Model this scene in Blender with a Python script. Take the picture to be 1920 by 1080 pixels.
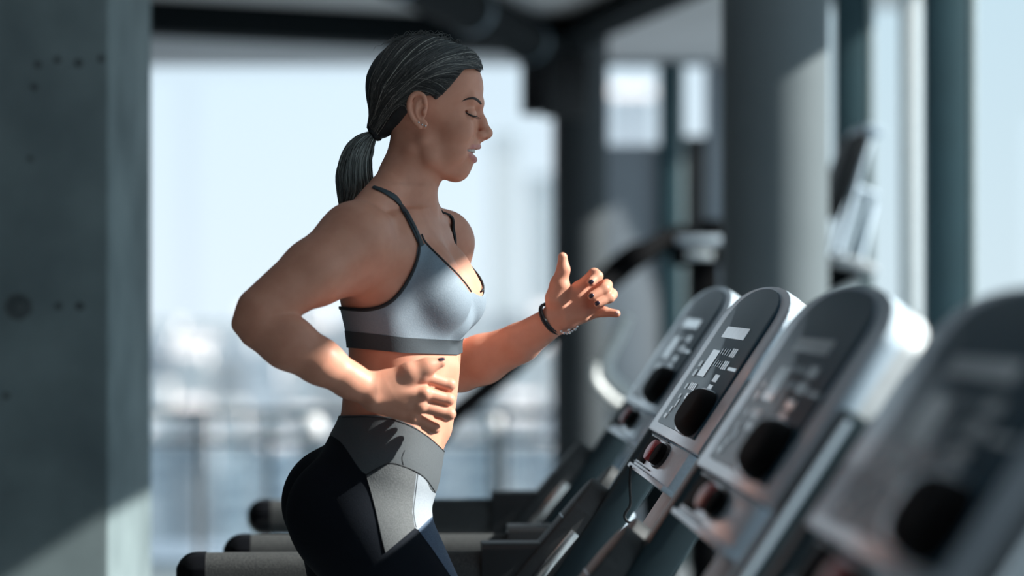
import bpy, bmesh, math, random
import numpy as np
from mathutils import Vector, Matrix
for _o in list(bpy.data.objects):
    bpy.data.objects.remove(_o)
random.seed(7); np.random.seed(7)
sc = bpy.context.scene
COL = sc.collection
# ------------------------------------------------------------------ camera, light, exposure
F = 5000.0          # focal length in pixels of the 1920 wide frame
CH = 1.45           # camera height
cam = bpy.data.cameras.new('camera'); cam_o = bpy.data.objects.new('camera', cam); COL.objects.link(cam_o)
cam_o.location = (0, 0, CH); cam_o.rotation_euler = (math.pi/2, 0, 0)
cam.sensor_width = 36.0; cam.lens = F/1920*36.0
cam.clip_start = 0.05; cam.clip_end = 4000
cam.dof.use_dof = True; cam.dof.focus_distance = 3.86; cam.dof.aperture_fstop = 2.1
sc.camera = cam_o
sc.view_settings.view_transform = 'Standard'; sc.view_settings.look = 'None'
sc.view_settings.gamma = 1; sc.view_settings.use_curve_mapping = False
sc.view_settings.exposure = 0.2
sc.cycles.max_bounces = 8; sc.cycles.diffuse_bounces = 4; sc.cycles.transparent_max_bounces = 12
sc.cycles.use_denoising = True

world = bpy.data.worlds.new('sky'); sc.world = world; world.use_nodes = True
wn = world.node_tree.nodes; wl = world.node_tree.links; wn.clear()
w_out = wn.new('ShaderNodeOutputWorld'); w_bg = wn.new('ShaderNodeBackground')
w_tc = wn.new('ShaderNodeTexCoord'); w_sep = wn.new('ShaderNodeSeparateXYZ'); w_ramp = wn.new('ShaderNodeValToRGB')
wl.new(w_tc.outputs['Generated'], w_sep.inputs[0]); wl.new(w_sep.outputs['Z'], w_ramp.inputs[0])
w_ramp.color_ramp.elements[0].position = 0.0; w_ramp.color_ramp.elements[0].color = (0.64, 0.69, 0.75, 1)
w_ramp.color_ramp.elements[1].position = 0.55; w_ramp.color_ramp.elements[1].color = (0.30, 0.54, 0.70, 1)
wl.new(w_ramp.outputs[0], w_bg.inputs[0]); w_bg.inputs[1].default_value = 1.3
wl.new(w_bg.outputs[0], w_out.inputs[0])
SUN_AZ = math.radians(4.5); SUN_SLOPE = 0.66
SUN_EL = math.atan(SUN_SLOPE*math.cos(SUN_AZ))
to_sun = Vector((math.cos(SUN_EL)*math.cos(SUN_AZ), -math.cos(SUN_EL)*math.sin(SUN_AZ), math.sin(SUN_EL)))
sun = bpy.data.lights.new('sun', 'SUN'); sun_o = bpy.data.objects.new('sun', sun); COL.objects.link(sun_o)
sun_o.rotation_euler = to_sun.to_track_quat('Z', 'Y').to_euler(); sun_o.location = (6, -1, 6)
sun.energy = 12.0; sun.angle = math.radians(0.6); sun.color = (1.0, 0.89, 0.83)

# ------------------------------------------------------------------ helpers
def mat(name, col, rough=0.5, metal=0.0, noise=None, bump=0.0, scale=40.0, spec=0.5, sss=0.0, coat=0.0, detail=6.0, stretch=None):
    m = bpy.data.materials.new(name); m.use_nodes = True
    nt = m.node_tree; b = nt.nodes['Principled BSDF']
    b.inputs['Base Color'].default_value = (*col, 1); b.inputs['Roughness'].default_value = rough
    b.inputs['Metallic'].default_value = metal; b.inputs['Specular IOR Level'].default_value = spec
    if coat: b.inputs['Coat Weight'].default_value = coat
    if sss:
        b.inputs['Subsurface Weight'].default_value = sss
        b.inputs['Subsurface Radius'].default_value = (1.0, 0.35, 0.2); b.inputs['Subsurface Scale'].default_value = 0.006
    tc = nt.nodes.new('ShaderNodeTexCoord'); nz = nt.nodes.new('ShaderNodeTexNoise')
    nz.inputs['Scale'].default_value = scale; nz.inputs['Detail'].default_value = detail
    if stretch:
        mp = nt.nodes.new('ShaderNodeMapping'); mp.inputs['Scale'].default_value = stretch
        nt.links.new(tc.outputs['Object'], mp.inputs[0]); nt.links.new(mp.outputs[0], nz.inputs['Vector'])
    else:
        nt.links.new(tc.outputs['Object'], nz.inputs['Vector'])
    c2 = noise if noise else tuple(c*0.9 for c in col)
    mx = nt.nodes.new('ShaderNodeMix'); mx.data_type = 'RGBA'
    mx.inputs[6].default_value = (*col, 1); mx.inputs[7].default_value = (*c2, 1)
    rp = nt.nodes.new('ShaderNodeValToRGB'); rp.color_ramp.elements[0].position = 0.38; rp.color_ramp.elements[1].position = 0.66
    nt.links.new(nz.outputs['Fac'], rp.inputs[0]); nt.links.new(rp.outputs[0], mx.inputs[0])
    nt.links.new(mx.outputs[2], b.inputs['Base Color'])
    if bump:
        bp = nt.nodes.new('ShaderNodeBump'); bp.inputs['Strength'].default_value = bump; bp.inputs['Distance'].default_value = 0.002
        nt.links.new(nz.outputs['Fac'], bp.inputs['Height']); nt.links.new(bp.outputs[0], b.inputs['Normal'])
    return m
def glass_mat(name, tint=(0.93, 0.97, 0.98), refl=0.035):
    m = bpy.data.materials.new(name); m.use_nodes = True; nt = m.node_tree; nt.nodes.clear()
    o = nt.nodes.new('ShaderNodeOutputMaterial'); t = nt.nodes.new('ShaderNodeBsdfTransparent'); g = nt.nodes.new('ShaderNodeBsdfGlossy')
    t.inputs[0].default_value = (*tint, 1); g.inputs['Roughness'].default_value = 0.02
    mx = nt.nodes.new('ShaderNodeMixShader'); mx.inputs[0].default_value = refl; nt.links.new(t.outputs[0], mx.inputs[1]); nt.links.new(g.outputs[0], mx.inputs[2])
    nt.links.new(mx.outputs[0], o.inputs[0]); return m

def link(name, me, m=None, parent=None, smooth=False):
    o = bpy.data.objects.new(name, me); COL.objects.link(o)
    if m is not None: me.materials.append(m)
    if parent is not None: o.parent = parent
    if smooth:
        me.polygons.foreach_set('use_smooth', [True]*len(me.polygons))
    return o
def tag(o, label=None, cat=None, group=None, kind=None):
    if label: o['label'] = label
    if cat: o['category'] = cat
    if group: o['group'] = group
    if kind: o['kind'] = kind
    return o
def empty(name, loc, rz=0.0):
    o = bpy.data.objects.new(name, None); COL.objects.link(o); o.location = loc; o.rotation_euler = (0, 0, rz)
    o.empty_display_size = 0.1; return o
def pyd(name, v, f, m=None, parent=None, smooth=False):
    me = bpy.data.meshes.new(name); me.from_pydata([tuple(map(float, p)) for p in v], [], [tuple(map(int, q)) for q in f]); me.update()
    return link(name, me, m, parent, smooth)
def bmobj(name, bm, m=None, parent=None, smooth=False, bevel=0.0, seg=2):
    if bevel:
        bmesh.ops.bevel(bm, geom=list(bm.edges), offset=bevel, segments=seg, affect='EDGES', profile=0.5, clamp_overlap=True)
    bmesh.ops.recalc_face_normals(bm, faces=list(bm.faces))
    me = bpy.data.meshes.new(name); bm.to_mesh(me); bm.free()
    o = link(name, me, m, parent)
    if smooth:
        me.polygons.foreach_set('use_smooth', [True]*len(me.polygons)); me.set_sharp_from_angle(angle=math.radians(40))
    return o
def add_box(bm, lo, hi, M=None):
    vs = [bm.verts.new(Vector((x, y, z)) if M is None else M @ Vector((x, y, z))) for x in (lo[0], hi[0]) for y in (lo[1], hi[1]) for z in (lo[2], hi[2])]
    for q in ((0,1,3,2),(4,6,7,5),(0,4,5,1),(2,3,7,6),(0,2,6,4),(1,5,7,3)): bm.faces.new([vs[i] for i in q])
    return bm
def box(name, lo, hi, m, parent=None, bevel=0.0, M=None, smooth=True, seg=2):
    return bmobj(name, add_box(bmesh.new(), lo, hi, M), m, parent, smooth=bool(bevel) and smooth, bevel=bevel, seg=seg)
def frame_axes(t):
    t = t.normalized(); up = Vector((0, 0, 1)) if abs(t.z) < 0.95 else Vector((0, 1, 0))
    a = t.cross(up).normalized(); b = a.cross(t).normalized(); return a, b
def tube_data(pts, rad, n=10, caps=True, flat=1.0):
    pts = [Vector(p) for p in pts]; V = []; Fc = []
    if not hasattr(rad, '__len__'): rad = [rad]*len(pts)
    prev = None
    for i, p in enumerate(pts):
        t = (pts[min(i+1, len(pts)-1)]-pts[max(i-1, 0)])
        if prev is None: a, b = frame_axes(t)
        else:
            t.normalize(); a = (prev - t*prev.dot(t)).normalized(); b = a.cross(t).normalized()
        prev = a
        for k in range(n):
            th = 2*math.pi*k/n; V.append(p + a*math.cos(th)*rad[i] + b*math.sin(th)*rad[i]*flat)
    for i in range(len(pts)-1):
        for k in range(n):
            k2 = (k+1) % n; Fc.append((i*n+k, i*n+k2, (i+1)*n+k2, (i+1)*n+k))
    if caps:
        Fc.append(tuple(range(n-1, -1, -1))); Fc.append(tuple((len(pts)-1)*n+k for k in range(n)))
    return V, Fc
def tube(name, pts, rad, m, parent=None, n=12, flat=1.0):
    v, f = tube_data(pts, rad, n, True, flat); o = pyd(name, v, f, m, parent, True)
    o.data.set_sharp_from_angle(angle=math.radians(50)); return o
def spline(pts, k=8):
    P = [Vector(p) for p in pts]; out = []
    for i in range(len(P)-1):
        p0 = P[max(i-1, 0)]; p1 = P[i]; p2 = P[i+1]; p3 = P[min(i+2, len(P)-1)]
        for j in range(k):
            t = j/k; out.append(0.5*((2*p1)+(p2-p0)*t+(2*p0-5*p1+4*p2-p3)*t*t+(3*p1-p0-3*p2+p3)*t**3))
    out.append(P[-1]); return out
def prism(name, poly, h0, h1, m, parent=None, M=None, bevel=0.0, smooth=True):
    """polygon in local xy extruded along z from h0 to h1, placed by M"""
    bm = bmesh.new(); M = M or Matrix()
    a = [bm.verts.new(M @ Vector((x, y, h0))) for x, y in poly]; b = [bm.verts.new(M @ Vector((x, y, h1))) for x, y in poly]
    bm.faces.new(a[::-1]); bm.faces.new(b); n = len(poly)
    for i in range(n): bm.faces.new([a[i], a[(i+1) % n], b[(i+1) % n], b[i]])
    return bmobj(name, bm, m, parent, smooth=smooth, bevel=bevel)
def at(u, v, Y):
    return Vector(((u-960)*Y/F, Y, CH-(v-540)*Y/F))
def kids(o):
    return [c for c in bpy.data.objects if c.parent == o]
def copy_tree(o, parent=None):
    c = o.copy(); COL.objects.link(c); c.parent = parent
    for ch in kids(o): copy_tree(ch, c)
    return c

# ------------------------------------------------------------------ materials
M = {}
M['concrete'] = mat('concrete', (0.21, 0.26, 0.27), 0.9, noise=(0.12, 0.155, 0.165), bump=0.25, scale=3.2, detail=12)
M['ceiling'] = mat('ceiling_paint', (0.66, 0.66, 0.67), 0.9, noise=(0.60, 0.60, 0.61), scale=2)
M['floor'] = mat('rubber_floor', (0.15, 0.16, 0.175), 0.8, noise=(0.20, 0.21, 0.22), scale=120)
M['darkwall'] = mat('dark_wall', (0.07, 0.085, 0.09), 0.9, scale=3)
M['graywall'] = mat('grey_wall', (0.30, 0.33, 0.37), 0.8, scale=3)
M['steel_dark'] = mat('dark_steel_paint', (0.004, 0.007, 0.009), 0.7, scale=20, spec=0.12)
M['mullion'] = mat('mullion_paint', (0.02, 0.06, 0.075), 0.5, scale=8)
M['mull_light'] = mat('light_gasket', (0.45, 0.5, 0.5), 0.5)
M['column'] = mat('column_paint', (0.135, 0.155, 0.165), 0.6, noise=(0.12, 0.14, 0.15), spec=0.2, scale=3)
M['column_dark'] = mat('dark_column_paint', (0.035, 0.042, 0.048), 0.7, scale=3)
M['black'] = mat('black_plastic', (0.008, 0.009, 0.011), 0.42, scale=60, bump=0.05)
M['blackgloss'] = mat('black_gloss', (0.006, 0.006, 0.008), 0.18)
M['blackmatte'] = mat('black_matte', (0.004, 0.004, 0.005), 0.8, spec=0.1)
M['rubber'] = mat('grip_rubber', (0.022, 0.024, 0.026), 0.55, noise=(0.04, 0.042, 0.045), scale=900, bump=0.25)
M['pad'] = mat('rail_padding', (0.025, 0.028, 0.03), 0.85, noise=(0.07, 0.07, 0.07), scale=500, bump=0.4)
M['silver'] = mat('silver_plastic', (0.70, 0.80, 0.90), 0.26, metal=0.15, scale=200)
M['white_pl'] = mat('white_plastic', (0.56, 0.58, 0.60), 0.45)
M['bluegrey'] = mat('bluegrey_metal', (0.22, 0.29, 0.34), 0.35, metal=0.6)
M['face'] = mat('console_film', (0.04, 0.085, 0.12), 0.32, noise=(0.045, 0.09, 0.125), scale=300, spec=0.06)
M['display'] = mat('display_window', (0.84, 0.91, 0.96), 0.1, spec=0.8)
M['key'] = mat('key_print', (0.72, 0.78, 0.82), 0.16, spec=0.7)
M['keydim'] = mat('key_print_dim', (0.40, 0.47, 0.52), 0.2, spec=0.6)
M['chrome'] = mat('sensor_steel', (0.75, 0.72, 0.70), 0.22, metal=1.0)
M['red'] = mat('red_button', (0.35, 0.015, 0.02), 0.35)
M['glass'] = glass_mat('window_glass')
M['glass_r'] = glass_mat('tinted_glass', (0.86, 0.92, 0.925))
M['railglass'] = glass_mat('rail_glass', (0.8, 0.86, 0.9))
M['facade'] = [mat('facade_%d' % i, c, 0.9, scale=0.4) for i, c in enumerate(
    [(0.90, 0.86, 0.83), (0.84, 0.76, 0.72), (0.88, 0.80, 0.77), (0.80, 0.80, 0.82), (0.92, 0.89, 0.86), (0.42, 0.42, 0.44), (0.55, 0.52, 0.51)])]
M['roof'] = mat('roof_tiles', (0.72, 0.64, 0.62), 0.9)
M['pane'] = mat('far_window', (0.30, 0.34, 0.38), 0.3)
M['terrace'] = mat('terrace_paving', (0.28, 0.30, 0.33), 0.9, scale=3)
M['ground'] = mat('city_ground', (0.13, 0.13, 0.14), 0.95, noise=(0.05, 0.055, 0.065), scale=0.02)
M['whitepaint'] = mat('white_paint', (0.78, 0.79, 0.79), 0.5)
M['tubewhite'] = mat('white_tube', (0.86, 0.87, 0.86), 0.35)
M['hedge'] = mat('hedge', (0.06, 0.09, 0.085), 0.9, noise=(0.03, 0.05, 0.05), scale=9)

# ------------------------------------------------------------------ the room
def st(o): o['kind'] = 'structure'; return o
ZC = 2.63
st(box('floor', (-4.2, -2.2, -0.2), (1.3, 14.2, 0), M['floor']))
st(box('ceiling', (-4.2, -2.2, ZC), (1.3, 14.2, ZC+0.15), M['ceiling']))
st(box('wall_left', (-4.3, -2.2, 0), (-4.1, 14.2, ZC), M['darkwall']))
st(box('wall_rear', (-4.2, -2.3, 0), (1.3, -2.1, ZC), M['darkwall']))
# roof overhang outside the glazing: its edge draws the upper limit of the sunlight
EDGE_X = 2.25; EDGE_Z = 1.481 + (EDGE_X+0.07)*SUN_SLOPE
st(box('trim_1', (1.1, -3, EDGE_Z), (EDGE_X, 15, EDGE_Z+0.2), M['whitepaint']))
st(box('trim_2', (1.12, -2.2, ZC-0.02), (1.3, 14.2, EDGE_Z+0.02), M['graywall']))
# glazing on the right: mullions with panes between them
MUL = [-2.1, 0.35, 2.45, 4.95, 7.0, 8.97, 11.2, 13.9]
for i, y in enumerate(MUL):
    e = st(empty('trim_%d' % (3+i), (1.14, y, 0)))
    box('mullion_body', (-0.055, -0.03, 0.0), (0.055, 0.03, ZC), M['mullion'], e, bevel=0.004)
    box('glazing_bead', (0.056, -0.035, 0.0), (0.075, 0.035, ZC), M['mull_light'], e, bevel=0.003)
for i in range(len(MUL)-1):
    w = st(empty('window_%d' % (i+1), (1.205, MUL[i], 0)))
    box('pane', (-0.004, 0.036, 0.09), (0.004, MUL[i+1]-MUL[i]-0.036, ZC-0.03), M['glass_r'], w)
    box('bottom_frame', (-0.04, 0.036, 0.0), (0.04, MUL[i+1]-MUL[i]-0.036, 0.09), M['mullion'], w)
# white fin added outside the glass, standing in for a bright reflected strip
tag(box('facade_fin', (1.275, 8.72, -0.3), (1.335, 8.78, 2.9), M['whitepaint'], bevel=0.004), 'slim white upright fin outside the glass left of the wide teal mullion', 'facade fin')
# back glazing: runs from behind the concrete pier to the dark column
BW0 = at(285, 540, 11.0); BW1 = at(1040, 540, 11.9)
bd = (BW1-BW0); bd.z = 0; blen = bd.length; bd.normalize(); bang = math.atan2(bd.y, bd.x)
BL = -2.6
be = st(empty('trim_20', (BW0.x, BW0.y, 0), bang))
box('head_beam', (BL, -0.11, 2.495), (blen+0.05, 0.12, ZC+0.02), M['steel_dark'], be, bevel=0.006)
box('sill_beam', (BL, -0.06, 0.0), (blen+0.05, 0.06, 0.12), M['steel_dark'], be, bevel=0.006)
for i, (a, b) in enumerate(((BL, -0.35), (-0.35, blen))):
    w = st(empty('window_%d' % (20+i), (BW0.x, BW0.y, 0), bang))
    box('pane', (a+0.02, -0.005, 0.12), (b-0.02, 0.005, 2.495), M['glass'], w)
    box('side_frame', (a-0.025, -0.03, 0.12), (a+0.02, 0.03, 2.495), M['steel_dark'], w)
# far end of the room right of the dark column
fw = st(empty('wall_back', (0, 13.85, 0)))
def fb(name, u0, u1, v0, v1, m, y0=0.0, y1=0.12, Y=13.85):
    a = at(u0, v1, Y); b = at(u1, v0, Y); return box(name, (a.x, y0, max(a.z, 0)), (b.x, y1, min(b.z, ZC)), m, fw, bevel=0.004)
fb('wall_panel', 1060, 1252, 272, 1200, M['graywall'])
fb('wall_panel', 1060, 1340, 0, 122, M['graywall'], -0.02, 0.12)
fb('window_post', 1060, 1140, 122, 272, M['graywall'])
fb('window_post', 1236, 1274, 122, 1200, M['mullion'], -0.05, 0.1)
fb('wall_panel', 1274, 1284, 122, 1200, M['mull_light'])
fb('window_post', 1325, 1500, 122, 1200, M['graywall'])
fb('door_leaf', 1284, 1326, 255, 1200, M['black'], 0.0, 0.1)
fb('pane', 1140, 1238, 120, 274, M['glass'], 0.05, 0.06)
fb('pane', 1284, 1326, 120, 256, M['glass'], 0.05, 0.06)
st(fw)

# concrete pier on the left with form-tie holes
pier = st(empty('trim_30', (-0.823, 5.45, 0)))
bm = bmesh.new(); add_box(bm, (-1.6, 0, 0), (0, 0.64, ZC))
bmobj('pier_body', bm, M['concrete'], pier, smooth=True, bevel=0.012)
M['hole'] = mat('tie_hole_plug', (0.07, 0.085, 0.09), 0.9, noise=(0.12, 0.14, 0.145), scale=60)
for (u, v, r) in ((35, 575, 0.022), (72, 121, 0.006), (108, 112, 0.006), (148, 118, 0.007), (65, 163, 0.006), (12, 742, 0.006), (150, 574, 0.007), (110, 574, 0.006), (58, 297, 0.005), (190, 110, 0.006)):
    p = at(u, v, 5.45); V, Fc = [], []
    n = 14
    for (rr, yy) in ((r*1.25, -0.0008), (r, -0.0018), (r*0.8, -0.0012), (r*0.35, -0.0030), (0.0004, -0.0032)):
        for k in range(n): V.append((p.x+0.823+rr*math.cos(2*math.pi*k/n)*(1+0.08*math.sin(3*k)), yy, p.z+rr*math.sin(2*math.pi*k/n)))
    for i in range(4):
        for k in range(n): Fc.append((i*n+k, i*n+(k+1) % n, (i+1)*n+(k+1) % n, (i+1)*n+k))
    pyd('tie_hole', V, Fc, M['hole'], pier, True)

# columns
def column(name, x, y, r, m, label):
    e = empty(name, (x, y, 0)); n = 40
    v, f = tube_data([(0, 0, 0), (0, 0, 0.06), (0, 0, ZC-0.06), (0, 0, ZC)], r, n); o = pyd('shaft', v, f, m, e, True); o.data.set_sharp_from_angle(angle=1.0)
    v, f = tube_data([(0, 0, 0), (0, 0, 0.08), (0, 0, 0.10)], [r+0.02, r+0.02, r+0.002], n); pyd('base_collar', v, f, M['steel_dark'], e, True)
    tag(e, label, 'column'); e['kind'] = 'structure'; return e
c1 = column('round_column', 0.69, 7.0, 0.14, M['column'], 'large pale round column standing behind the second treadmill console')
pc = at(1085, 540, 11.85)
c2 = column('dark_column', pc.x+0.01, 11.95, 0.125, M['column_dark'], 'dark round column at the corner of the back glazing')
# ceiling beam and duct meeting the dark column
A = at(1075, 70, 11.7); B = Vector((0.72, 9.3, A.z))
bmv = bmesh.new()
d = (B-A).normalized(); s = d.cross(Vector((0, 0, 1))).normalized()
for (k0, k1, z0, z1) in ((-0.10, 0.10, -0.02, 0.0), (-0.012, 0.012, 0.0, 0.10), (-0.10, 0.10, 0.10, 0.12)):
    vs = [bmv.verts.new(p + s*k + Vector((0, 0, z))) for p in (A-d*0.2, B+d*1.5) for k in (k0, k1) for z in (z0, z1)]
    for q in ((0,1,3,2),(4,6,7,5),(0,4,5,1),(2,3,7,6),(0,2,6,4),(1,5,7,3)): bmv.faces.new([vs[i] for i in q])
st(bmobj('trim_31', bmv, M['steel_dark']))
dp0 = Vector((-0.30, 9.6, 2.53)); dp1 = Vector((0.16, 11.8, 2.50))
duct = empty('ceiling_duct', dp1); tag(duct, 'dark round air duct running under the ceiling to the dark column', 'air duct')
dv = dp0-dp1
tube('duct_pipe', [dv*0.0, dv*0.5, dv*1.0, dv*1.6], 0.095, M['steel_dark'], duct, 24)
for t in (0.2, 0.7, 1.2): tube('duct_band', [dv*t, dv*(t+0.02)], 0.101, M['bluegrey'], duct, 24)
# screens mounted on the dark column
for (u0, u1, v0, v1, Y, rz, lab) in ((978, 1030, 118, 216, 11.55, -0.25, 'small dark monitor hanging left of the dark column, its edge to the window'),
                                     (1018, 1104, 100, 222, 11.6, 0.1, 'larger black monitor mounted high on the dark column')):
    a = at((u0+u1)/2, (v0+v1)/2, Y); hw = (u1-u0)/2*Y/F; hh = (v1-v0)/2*Y/F
    e = empty('wall_monitor', a, rz); tag(e, lab, 'monitor')
    box('casing', (-hw, -0.03, -hh), (hw, 0.03, hh), M['black'], e, bevel=0.008)
    box('screen', (-hw*0.9, -0.033, -hh*0.88), (hw*0.9, -0.0305, hh*0.9), M['blackgloss'], e)
    tube('bracket', [(0, 0.03, 0), (0.02, 0.13, 0), (pc.x+0.01-a.x, 0.30, 0)] if u0 > 1000 else [(0, 0.03, 0), (0.1, 0.15, 0), (pc.x+0.01-a.x-0.1, 0.36, 0)], 0.018, M['steel_dark'], e, 8)

# ------------------------------------------------------------------ outside
st(box('terrace_slab', (-9, 11.95, -0.5), (0.2, 15.8, -0.05), M['terrace']))
st(box('city_ground', (-1500, 40, -40.2), (1500, 2500, -40), M['ground']))
rail = empty('terrace_railing', (-1.0, 13.6, -0.05)); tag(rail, 'dark metal terrace railing with glass infill outside the back window', 'railing')
zt = at(0, 772, 13.6).z+0.05; z2 = at(0, 828, 13.6).z+0.05
box('top_rail', (-6, -0.03, zt-0.02), (1.6, 0.03, zt+0.012), M['steel_dark'], rail, bevel=0.004)
box('middle_rail', (-6, -0.02, z2-0.012), (1.6, 0.02, z2+0.012), M['steel_dark'], rail, bevel=0.003)
for u in (80, 375, 655, 945, 1180):
    x = at(u, 0, 13.6).x+1.0
    box('post', (x-0.014, -0.014, 0), (x+0.014, 0.014, zt), M['steel_dark'], rail, bevel=0.003)
for a, b in ((80, 375), (375, 655), (655, 945), (945, 1180)):
    box('glass_infill', (at(a, 0, 13.6).x+1.03, -0.005, 0.08), (at(b, 0, 13.6).x+0.97, 0.005, z2-0.03), M['railglass'], rail)
for (u, v, r, lab) in ((582, 800, 0.075, 'round white garden globe lamp seen left of the runner at railing height'),
                       (925, 793, 0.055, 'small round white globe lamp beyond the railing beneath the raised forearm'),
                       (505, 795, 0.045, 'small white globe lamp just left of the largest globe')):
    p = at(u, v, 14.6); e = empty('globe_lamp', (p.x, p.y, -0.05)); tag(e, lab, 'garden lamp')  # white globes added to stand in for bright out-of-focus spots
    bm = bmesh.new(); bmesh.ops.create_uvsphere(bm, u_segments=20, v_segments=12, radius=r)
    for q in bm.verts: q.co.z += p.z+0.05
    bmobj('globe', bm, M['whitepaint'], e, smooth=True)
    tube('stem', [(0, 0, 0), (0, 0, p.z+0.05-r*0.9)], 0.02, M['steel_dark'], e, 8)
    tube('base_plate', [(0, 0, 0), (0, 0, 0.02)], 0.07, M['steel_dark'], e, 12)
# hazy city: blocks with roofs and windows, haze put into the pale facade colours
wm = None
rng = random.Random(3)
specs = []
for row, (Y, n, w, v0, v1) in enumerate(((400, 11, 9.0, 770, 880), (520, 12, 9.0, 680, 800), (680, 12, 12.0, 620, 720), (860, 11, 15.0, 585, 660), (1100, 9, 22.0, 558, 610))):
    for i in range(n):
        u = 255+(i+0.5)*(830/n)+rng.uniform(-2, 2); specs.append((u, Y+rng.uniform(-0.3, 0.3), rng.uniform(v0, v1), min(w*rng.uniform(0.8, 1.05), 0.78*830/n*Y/F)))
specs += [(945, 1135, 250, 13.0), (1012, 1138, 330, 11.0), (1185, 1135, 180, 18.0), (1295, 1138, 300, 16.0)]
bwin = bpy.data.meshes.new('window'); bm = bmesh.new(); add_box(bm, (-0.4, -0.05, -0.7), (0.4, 0.05, 0.7)); bm.to_mesh(bwin); bm.free(); bwin.materials.append(M['pane'])
for i, (u, Y, vt, w) in enumerate(specs):
    p = at(u, vt, Y); e = empty('city_building', (p.x, p.y, -40)); h = p.z+40
    if i < len(specs)-4: tag(e, 'hazy pale city block far beyond the back window', 'building', 'city blocks beyond the windows')
    else: tag(e, ['pale tower block rising beside the dark column, its left neighbour shorter', 'slim pale tower block right behind the dark column', 'tall pale tower seen through the small far window', 'pale tower seen above the black door at the far end'][i-len(specs)+4], 'building')
    mm = M['facade'][rng.randrange(7)]
    w_ = w; box('walls', (-w/2, 0, 0), (w/2, w*0.8, h), mm, e)
    if i % 3 == 0:
        v = [(-w/2-.08, -.08, h), (w/2+.08, -.08, h), (w/2+.08, w*.8+.08, h), (-w/2-.08, w*.8+.08, h), (-w/2-.08, w*.4, h+w*.25), (w/2+.08, w*.4, h+w*.25)]
        pyd('roof', v, [(0, 1, 5, 4), (2, 3, 4, 5), (0, 4, 3), (1, 2, 5), (3, 2, 1, 0)], M['roof'], e)
    else:
        box('roof', (-w/2-.06, -.06, h), (w/2+.06, w*.8+.06, h+.4), mm, e)
    for k in range(4):
        for r_ in range(3):
            o = bpy.data.objects.new('window', bwin); COL.objects.link(o); o.parent = e
            o.location = (-w/2+w*(k+.5)/4, -0.04, h-1.8-r_*3)
    e['kind'] = 'thing'
# ------------------------------------------------------------------ treadmills
M['armdark'] = mat('dark_teal_metal', (0.010, 0.026, 0.034), 0.45, metal=0.2)
LEAN = math.radians(33.6); ZB = 1.2335
def panelM(lift=0.0):
    """panel frame: x = across (far to near), y = up the slope, z = out of the face, origin at the bottom centre"""
    S = Vector((math.sin(LEAN), 0, math.cos(LEAN))); W = Vector((0, -1, 0)); N = W.cross(S)
    if N.x > 0: N = -N
    m = Matrix.Identity(4)
    for i in range(3): m[i][0] = W[i]; m[i][1] = S[i]; m[i][2] = N[i]; m[i][3] = N[i]*lift
    m[2][3] += ZB
    return m
def arch(hw, l0, ls, lp, n=18, p=2.3):
    """outline: straight sides from l0 to ls, then an arched top that peaks at lp"""
    pts = [(-hw, l0), (hw, l0)]
    for i in range(n+1):
        x = hw*math.cos(math.pi*i/n); t = abs(x/hw)
        pts.append((x, ls+(lp-ls)*(1-t**p)**(1/p) if t < 1 else ls))
    return pts
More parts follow.
